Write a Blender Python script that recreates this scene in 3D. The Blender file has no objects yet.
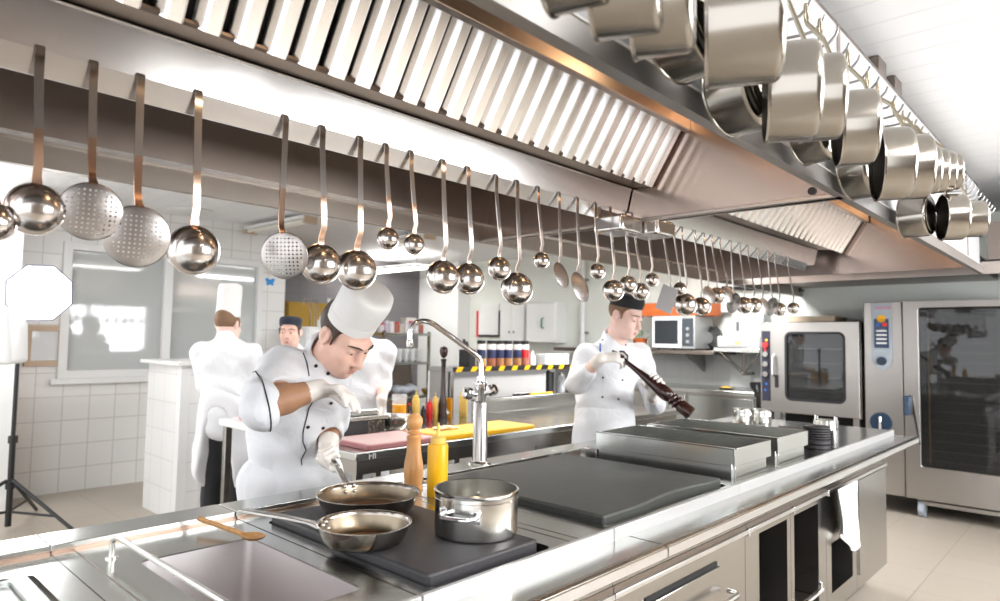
import bpy, math, random
import numpy as np
from math import pi, sin, cos, radians
from mathutils import Vector, Matrix, Quaternion, noise
random.seed(7)
SC = bpy.context.scene
COL = SC.collection

# ------------------------------------------------------------------ camera geometry (metres; X along the island, Y across it, Z up)
EYE = Vector((0, 0, 1.4))
_c = (500.0, 300.5); _v1 = (1120.0, 350.0); _v2 = (-210.0, 329.0)
FPX = math.sqrt(-((_v1[0]-_c[0])*(_v2[0]-_c[0]) + (_v1[1]-_c[1])*(_v2[1]-_c[1])))
def _ray(p): return Vector((p[0]-_c[0], p[1]-_c[1], FPX))
_X = _ray(_v1).normalized(); _Y = _ray(_v2).normalized(); _Z = _X.cross(_Y)
RW = Matrix((_X, _Y, _Z))                       # camera (right, down, forward) -> world
RIGHT = RW @ Vector((1, 0, 0)); UPV = RW @ Vector((0, -1, 0)); FWD = RW @ Vector((0, 0, 1))
def on(px, py, axis, val):
    d = RW @ _ray((px, py)); t = (val-EYE[axis])/d[axis]
    return EYE + d*t
def pt(px, py, depth):
    return EYE + (RW @ _ray((px, py)))*(depth/FPX)

cam_data = bpy.data.cameras.new('camera'); cam = bpy.data.objects.new('camera', cam_data); COL.objects.link(cam)
cam_data.sensor_width = 36.0; cam_data.sensor_fit = 'HORIZONTAL'; cam_data.lens = 36.0*FPX/1000.0
cam_data.clip_start = 0.02
m = Matrix((RIGHT, UPV, -FWD)).transposed().to_4x4(); m.translation = EYE
cam.matrix_world = m
SC.camera = cam
cam_data.dof.use_dof = True; cam_data.dof.focus_distance = 2.0; cam_data.dof.aperture_fstop = 3.2

# ------------------------------------------------------------------ object helpers
def tag(o, label=None, cat=None, group=None, kind=None):
    if label: o['label'] = label
    if cat: o['category'] = cat
    if group: o['group'] = group
    if kind: o['kind'] = kind
    return o
def thing(name, loc, label, cat, group=None, rz=0.0):
    o = bpy.data.objects.new(name, None); COL.objects.link(o)
    o.location = loc; o.rotation_euler = (0, 0, rz); o.empty_display_size = 0.05
    return tag(o, label, cat, group)
def rootloc(o):
    v = Vector((0, 0, 0))
    while o is not None:
        v = v + Vector(o.location); o = o.parent
    return v
def kids(o): return [c for c in bpy.data.objects if c.parent == o]
def dup(root, loc=None, rot=None, label=None, group=None, scale=None, cat=None):
    def cp(o, par, km):
        c = o.copy(); COL.objects.link(c); c.parent = par
        for ch in km.get(o.name, []): cp(ch, c, km)
        return c
    km = {}
    stack = [root]
    while stack:
        o = stack.pop(); k = kids(o); km[o.name] = k; stack += k
    r = cp(root, None, km)
    if loc is not None: r.location = loc
    if rot is not None: r.rotation_euler = rot
    if scale is not None: r.scale = (scale,)*3 if isinstance(scale, (int, float)) else scale
    if label: r['label'] = label
    if group: r['group'] = group
    if cat: r['category'] = cat
    return r

def frame_from(z, x=None):
    z = Vector(z).normalized()
    if x is None: x = Vector((1, 0, 0)) if abs(z.x) < 0.9 else Vector((0, 1, 0))
    x = Vector(x); x = (x - z*x.dot(z)).normalized(); y = z.cross(x)
    return Matrix((x, y, z)).transposed()

class MB:
    def __init__(s): s.v = []; s.f = []
    def add(s, vs, fs):
        b = len(s.v); s.v += [Vector(v) for v in vs]; s.f += [tuple(b+i for i in f) for f in fs]; return s
    def box(s, x0, x1, y0, y1, z0, z1):
        if x0 > x1: x0, x1 = x1, x0
        if y0 > y1: y0, y1 = y1, y0
        if z0 > z1: z0, z1 = z1, z0
        return s.add([(x0,y0,z0),(x1,y0,z0),(x1,y1,z0),(x0,y1,z0),(x0,y0,z1),(x1,y0,z1),(x1,y1,z1),(x0,y1,z1)],
                     [(0,3,2,1),(4,5,6,7),(0,1,5,4),(1,2,6,5),(2,3,7,6),(3,0,4,7)])
    def obox(s, c, size, M=None):
        hx, hy, hz = size[0]/2, size[1]/2, size[2]/2
        M = M or Matrix.Identity(3); c = Vector(c)
        vs = [c + M @ Vector((sx*hx, sy*hy, sz*hz)) for sz in (-1,1) for sx, sy in ((-1,-1),(1,-1),(1,1),(-1,1))]
        return s.add(vs, [(0,3,2,1),(4,5,6,7),(0,1,5,4),(1,2,6,5),(2,3,7,6),(3,0,4,7)])
    def prism(s, poly, axis, a, b):
        # poly: list of 2D points in the plane of the two other axes, extruded along axis from a to b
        def P(u, v, w):
            return {'x': (w, u, v), 'y': (u, w, v), 'z': (u, v, w)}[axis]
        n = len(poly)
        area = sum(poly[i][0]*poly[(i+1) % n][1]-poly[(i+1) % n][0]*poly[i][1] for i in range(n))
        if (area < 0) != (axis == 'y'): poly = poly[::-1]
        if a > b: a, b = b, a
        vs = [P(u, v, a) for u, v in poly] + [P(u, v, b) for u, v in poly]
        return s.add(vs, [tuple(range(n))[::-1], tuple(range(n, 2*n))] + [(i, (i+1) % n, n+(i+1) % n, n+i) for i in range(n)])
    def ring(s, outer, inner, axis, a, b):
        # a plate with a hole (outer and inner polygons with the same count)
        def P(u, v, w): return {'x': (w, u, v), 'y': (u, w, v), 'z': (u, v, w)}[axis]
        n = len(outer); vs = []
        for w in (a, b):
            vs += [P(u, v, w) for u, v in outer] + [P(u, v, w) for u, v in inner]
        fs = []
        for i in range(n):
            j = (i+1) % n
            fs += [(i, n+i, n+j, j), (2*n+i, 2*n+j, 3*n+j, 3*n+i), (i, j, 2*n+j, 2*n+i), (n+i, 3*n+i, 3*n+j, n+j)]
        return s.add(vs, fs)
    def tube(s, path, r, seg=10, cap=True, flat=None):
        # round tube (or flat strap: flat=(width, thickness, width axis)) along a path
        path = [Vector(p) for p in path]; n = len(path)
        rs = r if isinstance(r, (list, tuple)) else [r]*n
        T = []
        for i in range(n):
            a = path[max(0, i-1)]; b = path[min(n-1, i+1)]
            T.append((b-a).normalized())
        up = Vector((0, 0, 1)) if abs(T[0].z) < 0.9 else Vector((1, 0, 0))
        if flat: up = Vector(flat[2])
        base = len(s.v); k = seg if not flat else 4
        u = (up - T[0]*up.dot(T[0])).normalized()
        for i in range(n):
            u = (u - T[i]*u.dot(T[i])).normalized()
            w = T[i].cross(u)
            if flat:
                W, H = flat[0]/2*rs[i], flat[1]/2
                for su, sw in ((1, 1), (-1, 1), (-1, -1), (1, -1)): s.v.append(path[i] + u*su*W + w*sw*H)
            else:
                for j in range(k):
                    a = 2*pi*j/k; s.v.append(path[i] + (u*cos(a) + w*sin(a))*rs[i])
        for i in range(n-1):
            for j in range(k):
                j2 = (j+1) % k
                s.f.append((base+i*k+j, base+i*k+j2, base+(i+1)*k+j2, base+(i+1)*k+j))
        if cap:
            s.f.append(tuple(base+j for j in range(k))[::-1]); s.f.append(tuple(base+(n-1)*k+j for j in range(k)))
        return s
    def lathe(s, prof, c=(0,0,0), M=None, seg=32, closed=False):
        # prof: (radius, height) from bottom to top; surfaces of revolution about local z
        M = M or Matrix.Identity(3); c = Vector(c); base = len(s.v); idx = []
        for r, z in prof:
            if r < 1e-6:
                s.v.append(c + M @ Vector((0, 0, z))); idx.append([len(s.v)-1]*seg)
            else:
                row = []
                for j in range(seg):
                    a = 2*pi*j/seg; s.v.append(c + M @ Vector((r*cos(a), r*sin(a), z))); row.append(len(s.v)-1)
                idx.append(row)
        pairs = list(zip(idx[:-1], idx[1:]))
        if closed: pairs.append((idx[-1], idx[0]))
        for A, B in pairs:
            for j in range(seg):
                j2 = (j+1) % seg
                q = [A[j], A[j2], B[j2], B[j]]
                q = [x for i, x in enumerate(q) if x not in q[:i]]
                if len(q) > 2: s.f.append(tuple(q))
        return s
    def cyl(s, c, r, h, M=None, seg=24, r2=None):
        r2 = r if r2 is None else r2
        return s.lathe([(0, 0), (r, 0), (r2, h), (0, h)], c, M, seg)
    def ell(s, c, r, M=None, seg=20, rings=12):
        M = M or Matrix.Identity(3); c = Vector(c)
        if isinstance(r, (int, float)): r = (r, r, r)
        S = M @ Matrix.Diagonal(Vector(r))
        prof = [(sin(pi*i/rings), -cos(pi*i/rings)) for i in range(rings+1)]
        prof[0] = (0, -1); prof[-1] = (0, 1)
        return s.lathe(prof, c, S, seg)
    def build(s, name, mat, parent=None, bevel=0, smooth=True, angle=35, seg=2, subsurf=0, solid=0):
        off = rootloc(parent) if parent is not None else Vector((0, 0, 0))
        me = bpy.data.meshes.new(name)
        me.from_pydata([tuple(v-off) for v in s.v], [], s.f); me.update()
        o = bpy.data.objects.new(name, me); COL.objects.link(o)
        if parent is not None: o.parent = parent
        if mat: me.materials.append(mat)
        if smooth:
            me.shade_smooth()
            if angle < 180: me.set_sharp_from_angle(angle=radians(angle))
        if solid:
            md = o.modifiers.new('solid', 'SOLIDIFY'); md.thickness = solid; md.offset = 0
        if bevel:
            md = o.modifiers.new('bevel', 'BEVEL'); md.width = bevel; md.segments = seg; md.limit_method = 'ANGLE'; md.angle_limit = radians(40)
            md.harden_normals = False
        if subsurf:
            md = o.modifiers.new('sub', 'SUBSURF'); md.levels = subsurf; md.render_levels = subsurf
        return o
def structure(name, mb, mat, **k):
    o = mb.build(name, mat, **k); o['kind'] = 'structure'; return o
def bez(p0, p1, p2, p3, n=8):
    p0, p1, p2, p3 = map(Vector, (p0, p1, p2, p3)); out = []
    for i in range(n+1):
        t = i/n; out.append(p0*(1-t)**3 + p1*3*t*(1-t)**2 + p2*3*t*t*(1-t) + p3*t**3)
    return out
def rrect(x0, x1, y0, y1, r, n=5):
    out = []
    for cx, cy, a0 in ((x1-r, y1-r, 0), (x0+r, y1-r, 90), (x0+r, y0+r, 180), (x1-r, y0+r, 270)):
        for i in range(n+1):
            a = radians(a0 + 90*i/n); out.append((cx+r*cos(a), cy+r*sin(a)))
    return out

# ------------------------------------------------------------------ materials (all procedural)
def _mat(name):
    m = bpy.data.materials.new(name); m.use_nodes = True
    nt = m.node_tree; return m, nt, nt.nodes['Principled BSDF']
def plain(name, col, rough=0.5, metal=0.0, spec=0.5, bump=0, bscale=40, coat=0, trans=0, vary=0, sheen=0, ior=1.45, sss=0):
    m, nt, b = _mat(name)
    b.inputs['Base Color'].default_value = (*col, 1); b.inputs['Roughness'].default_value = rough
    b.inputs['Metallic'].default_value = metal; b.inputs['Specular IOR Level'].default_value = spec
    b.inputs['Coat Weight'].default_value = coat; b.inputs['Transmission Weight'].default_value = trans
    b.inputs['IOR'].default_value = ior; b.inputs['Sheen Weight'].default_value = sheen
    if sss:
        b.inputs['Subsurface Weight'].default_value = sss; b.inputs['Subsurface Radius'].default_value = (0.02, 0.008, 0.004); b.inputs['Subsurface Scale'].default_value = 0.4
    if bump or vary:
        tc = nt.nodes.new('ShaderNodeTexCoord'); nz = nt.nodes.new('ShaderNodeTexNoise')
        nz.inputs['Scale'].default_value = bscale; nz.inputs['Detail'].default_value = 3
        nt.links.new(tc.outputs['Object'], nz.inputs['Vector'])
        if bump:
            bp = nt.nodes.new('ShaderNodeBump'); bp.inputs['Strength'].default_value = 1.0; bp.inputs['Distance'].default_value = bump
            nt.links.new(nz.outputs['Fac'], bp.inputs['Height']); nt.links.new(bp.outputs['Normal'], b.inputs['Normal'])
        if vary:
            mx = nt.nodes.new('ShaderNodeMix'); mx.data_type = 'RGBA'
            mx.inputs['A'].default_value = (*[c*(1-vary) for c in col], 1); mx.inputs['B'].default_value = (*[min(1, c*(1+vary)) for c in col], 1)
            nt.links.new(nz.outputs['Fac'], mx.inputs['Factor']); nt.links.new(mx.outputs['Result'], b.inputs['Base Color'])
    return m
def steel(name, col=(0.62, 0.60, 0.58), rough=0.28, stretch=(0.6, 8, 8), amp=0.0155, bump=0, smudge=0.0, scale=2):
    m, nt, b = _mat(name)
    b.inputs['Metallic'].default_value = 1.0; b.inputs['Base Color'].default_value = (*col, 1)
    tc = nt.nodes.new('ShaderNodeTexCoord'); mp = nt.nodes.new('ShaderNodeMapping'); nz = nt.nodes.new('ShaderNodeTexNoise')
    mp.inputs['Scale'].default_value = stretch; nz.inputs['Scale'].default_value = scale; nz.inputs['Detail'].default_value = 1
    nt.links.new(tc.outputs['Object'], mp.inputs['Vector']); nt.links.new(mp.outputs['Vector'], nz.inputs['Vector'])
    mr = nt.nodes.new('ShaderNodeMapRange'); mr.inputs['To Min'].default_value = max(0.02, rough-amp); mr.inputs['To Max'].default_value = rough+amp
    nt.links.new(nz.outputs['Fac'], mr.inputs['Value'])
    out = mr.outputs['Result']
    if smudge:
        n2 = nt.nodes.new('ShaderNodeTexNoise'); n2.inputs['Scale'].default_value = 5; n2.inputs['Detail'].default_value = 3
        nt.links.new(tc.outputs['Object'], n2.inputs['Vector'])
        ma = nt.nodes.new('ShaderNodeMath'); ma.operation = 'MULTIPLY_ADD'; ma.inputs[1].default_value = smudge; 
        nt.links.new(n2.outputs['Fac'], ma.inputs[0]); nt.links.new(out, ma.inputs[2]); out = ma.outputs[0]
    nt.links.new(out, b.inputs['Roughness'])
    if bump:
        bp = nt.nodes.new('ShaderNodeBump'); bp.inputs['Distance'].default_value = bump; bp.inputs['Strength'].default_value = 1
        nt.links.new(nz.outputs['Fac'], bp.inputs['Height']); nt.links.new(bp.outputs['Normal'], b.inputs['Normal'])
    return m
def tiles(name, col, grout, w, h, axes, offset=0.0, rough=0.25, mortar=0.012, vary=0.03, bump=0.001):
    # axes: which object axes are used as u and v
    m, nt, b = _mat(name)
    tc = nt.nodes.new('ShaderNodeTexCoord'); sp = nt.nodes.new('ShaderNodeSeparateXYZ'); cb = nt.nodes.new('ShaderNodeCombineXYZ')
    nt.links.new(tc.outputs['Object'], sp.inputs[0])
    nt.links.new(sp.outputs['XYZ'.index(axes[0])], cb.inputs[0]); nt.links.new(sp.outputs['XYZ'.index(axes[1])], cb.inputs[1])
    br = nt.nodes.new('ShaderNodeTexBrick'); br.offset = offset; br.squash = 1
    br.inputs['Scale'].default_value = 1; br.inputs['Brick Width'].default_value = w; br.inputs['Row Height'].default_value = h
    br.inputs['Mortar Size'].default_value = mortar*min(w, h); br.inputs['Mortar Smooth'].default_value = 0.1
    br.inputs['Color1'].default_value = (*col, 1); br.inputs['Color2'].default_value = (*[c*(1-vary) for c in col], 1)
    br.inputs['Mortar'].default_value = (*grout, 1)
    nt.links.new(cb.outputs[0], br.inputs['Vector']); nt.links.new(br.outputs['Color'], b.inputs['Base Color'])
    b.inputs['Roughness'].default_value = rough
    bp = nt.nodes.new('ShaderNodeBump'); bp.inputs['Distance'].default_value = bump; bp.invert = True
    nt.links.new(br.outputs['Fac'], bp.inputs['Height']); nt.links.new(bp.outputs['Normal'], b.inputs['Normal'])
    return m
def emit(name, col, strength):
    m, nt, b = _mat(name)
    b.inputs['Base Color'].default_value = (*col, 1); b.inputs['Emission Color'].default_value = (*col, 1); b.inputs['Emission Strength'].default_value = strength
    return m
def glass(name, col=(1, 1, 1), rough=0.0, alpha=0.25):
    # thin pane: mostly see-through, with a reflecting skin
    m, nt, b = _mat(name)
    b.inputs['Base Color'].default_value = (*col, 1); b.inputs['Roughness'].default_value = rough
    b.inputs['Alpha'].default_value = alpha; b.inputs['Specular IOR Level'].default_value = 0.8
    return m
def wood(name, c1, c2, rough=0.4, stretch=(6, 6, 0.6), scale=8):
    m, nt, b = _mat(name)
    tc = nt.nodes.new('ShaderNodeTexCoord'); mp = nt.nodes.new('ShaderNodeMapping'); nz = nt.nodes.new('ShaderNodeTexNoise')
    mp.inputs['Scale'].default_value = stretch; nz.inputs['Scale'].default_value = scale; nz.inputs['Detail'].default_value = 5; nz.inputs['Distortion'].default_value = 1.0
    nt.links.new(tc.outputs['Object'], mp.inputs['Vector']); nt.links.new(mp.outputs['Vector'], nz.inputs['Vector'])
    cr = nt.nodes.new('ShaderNodeValToRGB'); cr.color_ramp.elements[0].position = 0.35; cr.color_ramp.elements[1].position = 0.65
    cr.color_ramp.elements[0].color = (*c1, 1); cr.color_ramp.elements[1].color = (*c2, 1)
    nt.links.new(nz.outputs['Fac'], cr.inputs['Fac']); nt.links.new(cr.outputs['Color'], b.inputs['Base Color'])
    b.inputs['Roughness'].default_value = rough
    return m
def cloth(name, col, bump=0.009, scale=11, rough=0.85):
    m, nt, b = _mat(name)
    b.inputs['Base Color'].default_value = (*col, 1); b.inputs['Roughness'].default_value = rough; b.inputs['Sheen Weight'].default_value = 0.15
    tc = nt.nodes.new('ShaderNodeTexCoord'); nz = nt.nodes.new('ShaderNodeTexNoise')
    nz.inputs['Scale'].default_value = scale; nz.inputs['Detail'].default_value = 4; nz.inputs['Distortion'].default_value = 0.8
    bp = nt.nodes.new('ShaderNodeBump'); bp.inputs['Distance'].default_value = bump; bp.inputs['Strength'].default_value = 1
    nt.links.new(tc.outputs['Object'], nz.inputs['Vector']); nt.links.new(nz.outputs['Fac'], bp.inputs['Height']); nt.links.new(bp.outputs['Normal'], b.inputs['Normal'])
    return m
def perforated(name, col, rough, axes_scale, hole=0.26, rad=0.043):
    # sheet steel with a square grid of round through-holes inside a radius (object XY)
    m, nt, b = _mat(name)
    N = nt.nodes.new; L = nt.links.new
    b.inputs['Metallic'].default_value = 1; b.inputs['Base Color'].default_value = (*col, 1); b.inputs['Roughness'].default_value = rough
    tc = N('ShaderNodeTexCoord'); sp = N('ShaderNodeSeparateXYZ'); L(tc.outputs['Object'], sp.inputs[0])
    def mth(op, a, bb=None):
        n = N('ShaderNodeMath'); n.operation = op
        for i, x in enumerate((a, bb)):
            if x is None: continue
            if isinstance(x, (int, float)): n.inputs[i].default_value = x
            else: L(x, n.inputs[i])
        return n.outputs[0]
    fu = mth('SUBTRACT', mth('FRACT', mth('MULTIPLY', sp.outputs[0], axes_scale)), 0.5)
    fv = mth('SUBTRACT', mth('FRACT', mth('MULTIPLY', sp.outputs[1], axes_scale)), 0.5)
    d = mth('SQRT', mth('ADD', mth('MULTIPLY', fu, fu), mth('MULTIPLY', fv, fv)))
    rr = mth('SQRT', mth('ADD', mth('MULTIPLY', sp.outputs[0], sp.outputs[0]), mth('MULTIPLY', sp.outputs[1], sp.outputs[1])))
    h = mth('MULTIPLY', mth('LESS_THAN', d, hole), mth('LESS_THAN', rr, rad))
    L(mth('SUBTRACT', 1.0, h), b.inputs['Alpha'])
    return m

M = {}
# roughness ranges stay clear of each other so that brushed and satin finishes read differently
M['steel'] = steel('brushed_steel', (0.41, 0.395, 0.375), 0.215, amp=0.02)
M['top'] = steel('worktop_steel', (0.56, 0.57, 0.55), 0.17, stretch=(0.8, 6, 1), amp=0.02, smudge=0.055)
M['hood'] = steel('hood_steel', (0.45, 0.395, 0.36), 0.34, amp=0.03)
M['fascia'] = steel('brushed_fascia_steel', (0.62, 0.59, 0.565), 0.215, amp=0.02)
M['gutter'] = steel('gutter_steel', (0.28, 0.24, 0.215), 0.38, amp=0.03)
M['trimlit'] = plain('light_trim', (0.70, 0.68, 0.66), 0.45, 0.3)
M['hookmetal'] = plain('dark_hook_steel', (0.30, 0.29, 0.28), 0.33, 1.0)
M['panshade'] = steel('painted_pan_shade', (0.13, 0.118, 0.105), 0.36, amp=0.03)  # shade inside the hanging pans, put into a dark colour
M['hoodpolish'] = steel('polished_strip', (0.70, 0.69, 0.68), 0.2, amp=0.015)
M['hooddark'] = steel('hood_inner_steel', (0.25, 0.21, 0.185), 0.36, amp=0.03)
M['baffle'] = steel('baffle_steel', (0.80, 0.79, 0.79), 0.2, amp=0.02)
M['pan'] = steel('pan_steel', (0.34, 0.315, 0.28), 0.19, stretch=(12, 12, 2), amp=0.03)
M['panin'] = steel('pan_inside', (0.70, 0.67, 0.665), 0.46, stretch=(2, 2, 2), amp=0.03)
M['pot'] = steel('pot_steel', (0.70, 0.69, 0.66), 0.21, stretch=(2, 2, 20), amp=0.03)
M['ladle'] = steel('ladle_steel', (0.58, 0.54, 0.51), 0.2, stretch=(3, 3, 3), amp=0.02)
M['strap'] = steel('ladle_handle_steel', (0.52, 0.485, 0.465), 0.21, stretch=(10, 10, 1), amp=0.02)
M['skirt'] = steel('satin_skirt_steel', (0.33, 0.315, 0.305), 0.46, amp=0.02)
M['endsteel'] = steel('bright_end_steel', (0.50, 0.41, 0.365), 0.2, stretch=(6, 6, 0.5), amp=0.02)
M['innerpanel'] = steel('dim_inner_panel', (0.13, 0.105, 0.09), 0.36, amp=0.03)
M['lip'] = steel('brown_lip_steel', (0.30, 0.26, 0.225), 0.42, amp=0.02)
M['oven'] = steel('oven_steel', (0.40, 0.38, 0.36), 0.33, stretch=(6, 6, 0.5), amp=0.02)
M['stepface'] = plain('step_face_steel', (0.46, 0.455, 0.45), 0.4, 0.4)
M['fryinner'] = steel('brown_reflection_pan_inside', (0.27, 0.225, 0.165), 0.34, amp=0.03)  # olive-brown reflections inside the frying pans, put into the colour
M['rail'] = plain('light_satin_steel', (0.62, 0.61, 0.60), 0.36, 1.0)
M['chrome'] = plain('chrome', (0.82, 0.82, 0.83), 0.06, 1.0)
M['castiron'] = plain('cast_iron', (0.045, 0.043, 0.046), 0.5, 0.3, bump=0.0006, bscale=180, vary=0.25)
M['griddle'] = plain('griddle_plate', (0.05, 0.052, 0.047), 0.42, 0.0, spec=0.25, bump=0.0003, bscale=30, vary=0.25)
M['black'] = plain('black_plastic', (0.012, 0.012, 0.013), 0.4)
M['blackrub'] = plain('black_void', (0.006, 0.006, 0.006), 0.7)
M['white'] = plain('white_enamel', (0.78, 0.78, 0.77), 0.35)
M['whitepaint'] = plain('white_paint', (0.84, 0.845, 0.83), 0.6)
M['wallpaint'] = plain('pale_wall_paint', (0.80, 0.82, 0.76), 0.7)
M['darkwall'] = plain('dark_grey_paint', (0.14, 0.13, 0.135), 0.7)
M['chef'] = cloth('chef_white_cotton', (0.76, 0.765, 0.785))
M['apron'] = cloth('white_apron_cotton', (0.74, 0.74, 0.755), bump=0.012, scale=8)
M['hat'] = cloth('toque_paper', (0.80, 0.79, 0.77), bump=0.002, scale=14)
M['navy'] = cloth('navy_cotton', (0.015, 0.02, 0.035), bump=0.002)
M['blackcloth'] = cloth('black_trousers', (0.012, 0.012, 0.014), bump=0.003)
M['skin'] = plain('skin', (0.78, 0.50, 0.40), 0.5, sss=0.15, vary=0.06, bscale=30)
M['skinpale'] = plain('pale_skin', (0.84, 0.58, 0.50), 0.5, sss=0.15, vary=0.05, bscale=30)
M['skinarm'] = plain('tanned_forearm_skin', (0.42, 0.22, 0.12), 0.5, sss=0.1, vary=0.12, bscale=40)
M['lips'] = plain('lips', (0.55, 0.22, 0.18), 0.45)
M['hair'] = plain('dark_brown_hair', (0.05, 0.03, 0.02), 0.6, bump=0.002, bscale=120)
M['hairlight'] = plain('light_brown_hair', (0.20, 0.11, 0.06), 0.6, bump=0.002, bscale=120)
M['eyewhite'] = plain('eye_white', (0.8, 0.78, 0.75), 0.3)
M['iris'] = plain('dark_iris', (0.03, 0.02, 0.015), 0.2)
M['glove'] = plain('latex_glove', (0.82, 0.76, 0.70), 0.45, bump=0.001, bscale=60)
M['piping'] = plain('black_piping', (0.03, 0.03, 0.035), 0.7)
M['yellow'] = plain('yellow_plastic', (0.86, 0.44, 0.008), 0.35)
M['yellowpale'] = plain('pale_yellow_plastic', (0.84, 0.56, 0.13), 0.4)
M['orange'] = plain('orange_plastic', (0.90, 0.36, 0.004), 0.4)
M['red'] = plain('red_plastic', (0.70, 0.02, 0.02), 0.35)
M['pinkboard'] = plain('pink_board', (0.40, 0.16, 0.16), 0.5, vary=0.08)
M['pinktop'] = plain('pale_pink_board_face', (0.60, 0.43, 0.41), 0.5, vary=0.05)  # top face paler than the board edges
M['beech'] = wood('beech', (0.62, 0.30, 0.10), (0.74, 0.40, 0.16), 0.35)
M['spoonwood'] = wood('spoon_wood', (0.42, 0.20, 0.06), (0.58, 0.31, 0.11), 0.5)
M['darkwood'] = plain('dark_red_lacquer_wood', (0.026, 0.006, 0.005), 0.22, coat=0.3)
M['glass'] = glass('clear_glass')
M['ovenglass'] = glass('dark_oven_glass', (0.02, 0.02, 0.02), 0.02, 0.55)
M['jarglass'] = glass('jar_glass', (0.9, 0.92, 0.95), 0.05, 0.25)
M['blue'] = plain('blue_plastic', (0.02, 0.10, 0.35), 0.4)
M['sticker'] = plain('blue_sticker', (0.03, 0.32, 0.75), 0.5)
M['terracotta'] = plain('orange_board', (0.52, 0.12, 0.025), 0.6)
M['mustard'] = plain('mustard_board', (0.50, 0.30, 0.04), 0.6)
M['tan'] = plain('tan_frame', (0.55, 0.42, 0.30), 0.5)
M['paper'] = plain('paper', (0.86, 0.86, 0.85), 0.6)
M['sauce'] = plain('brown_pan_sauce', (0.10, 0.035, 0.012), 0.2)
M['warmreflect'] = steel('painted_warm_reflection', (0.44, 0.31, 0.245), 0.34, amp=0.03)  # warm reflection along the rear rim, put into the colour
# ------------------------------------------------------------------ the room
M['floor'] = tiles('beige_floor_tile', (0.425, 0.37, 0.305), (0.34, 0.30, 0.25), 0.45, 0.45, 'XY', rough=0.35, mortar=0.008, vary=0.05)
M['walltile'] = tiles('white_wall_tile', (0.84, 0.83, 0.81), (0.62, 0.60, 0.58), 0.21, 0.21, 'XZ', rough=0.25, mortar=0.02, vary=0.04)
M['walltileY'] = tiles('white_wall_tile_back', (0.84, 0.84, 0.80), (0.70, 0.70, 0.66), 0.2, 0.2, 'YZ', rough=0.25, mortar=0.012, vary=0.02)
M['pillartile'] = tiles('white_pillar_tile', (0.78, 0.78, 0.77), (0.60, 0.59, 0.58), 0.22, 0.22, 'XZ', rough=0.3, mortar=0.014, vary=0.02)
M['pillartileY'] = tiles('white_pillar_tile_side', (0.78, 0.78, 0.77), (0.60, 0.59, 0.58), 0.22, 0.22, 'YZ', rough=0.3, mortar=0.014, vary=0.02)
M['darktile'] = tiles('dark_grey_tile', (0.15, 0.14, 0.145), (0.11, 0.10, 0.105), 0.4, 0.2, 'XZ', rough=0.5, mortar=0.02, vary=0.06)
M['ceil'] = tiles('white_ceiling_plank', (0.88, 0.88, 0.89), (0.80, 0.80, 0.81), 0.18, 50.0, 'XY', rough=0.5, mortar=0.028, vary=0.0, bump=0.003)
CZ = 2.6
structure('floor', MB().box(-3, 7.4, -2.65, 8.5, -0.1, 0), M['floor'], smooth=False)
structure('ceiling', MB().box(-0.6, 7.4, -2.65, 8.5, CZ, CZ+0.1), M['ceil'], smooth=False)
WY = 6.85
wx0, wx1, wz0, wz1 = 1.62, 3.50, 1.00, 2.22
w = MB().box(-3, wx0, WY, WY+0.15, 0, CZ).box(wx1, 3.78, WY, WY+0.15, 0, CZ).box(wx0, wx1, WY, WY+0.15, 0, wz0).box(wx0, wx1, WY, WY+0.15, wz1, CZ)
w.box(3.63, 3.78, WY+0.15, 8.3, 0, CZ)
structure('wall_left', w, M['walltile'], smooth=False)
structure('wall_far', MB().box(3.78, 7.2, 8.3, 8.45, 0, CZ), M['darktile'], smooth=False)
structure('wall_back', MB().box(7.2, 7.35, -3, 8.3, 1.28, CZ), M['wallpaint'], smooth=False)
structure('wall_pillar', MB().box(6.95, 7.2, 7.38, 8.3, 0, CZ), M['whitepaint'], smooth=False)
structure('wall_back_tiled', MB().box(7.195, 7.35, -3, 8.3, 0, 1.28), M['walltileY'], smooth=False)
# window with two panes in a white frame
fr = MB().ring([(wx0,wz0),(wx1,wz0),(wx1,wz1),(wx0,wz1)], [(1.69,1.07),(3.44,1.07),(3.44,2.15),(1.69,2.15)], 'y', WY-0.04, WY+0.10)
fr.box(2.48, 2.56, WY-0.035, WY+0.09, 1.07, 2.15)
fr.box(wx0-0.05, wx1+0.05, WY-0.06, WY, wz0-0.05, wz0)
wf = structure('window_1', fr, M['white'], bevel=0.006)
M['pane'] = plain('grey_window_pane', (0.50, 0.52, 0.51), 0.04, spec=0.9)
MB().box(1.69, 2.48, WY+0.02, WY+0.03, 1.07, 2.15).build('pane', M['pane'], wf, smooth=False)
MB().box(2.56, 3.44, WY+0.02, WY+0.03, 1.07, 2.15).build('pane', M['pane'], wf, smooth=False)
rw = MB().box(-1.5, 2.0, -2.65, -2.5, 0, CZ).box(2.0, 5.6, -2.65, -2.5, 0, 0.85).box(2.0, 5.6, -2.65, -2.5, 2.45, CZ).box(5.6, 7.35, -2.65, -2.5, 0, CZ)  # unseen wall with a window opening, added to shape the hood reflections
structure('added_wall_right', rw, plain('warm_grey_paint', (0.22, 0.18, 0.15), 0.6), smooth=False)
fr2 = MB()
for x in (2.0, 3.18, 4.36, 5.54): fr2.box(x, x+0.06, -2.62, -2.52, 0.85, 2.45)
fr2.box(2.0, 5.6, -2.62, -2.52, 0.85, 0.91).box(2.0, 5.6, -2.62, -2.52, 2.39, 2.45)
structure('added_window', fr2, M['white'], smooth=False)  # frame of the added unseen window
# white pilaster and wooden trim at the far left
structure('wall_pilaster', MB().box(0.3, 1.25, 6.45, WY, 0, CZ), M['whitepaint'], smooth=False)
structure('trim_1', MB().box(1.25, 1.31, 6.70, 6.80, 0, 1.95), M['beech'], smooth=False)
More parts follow.
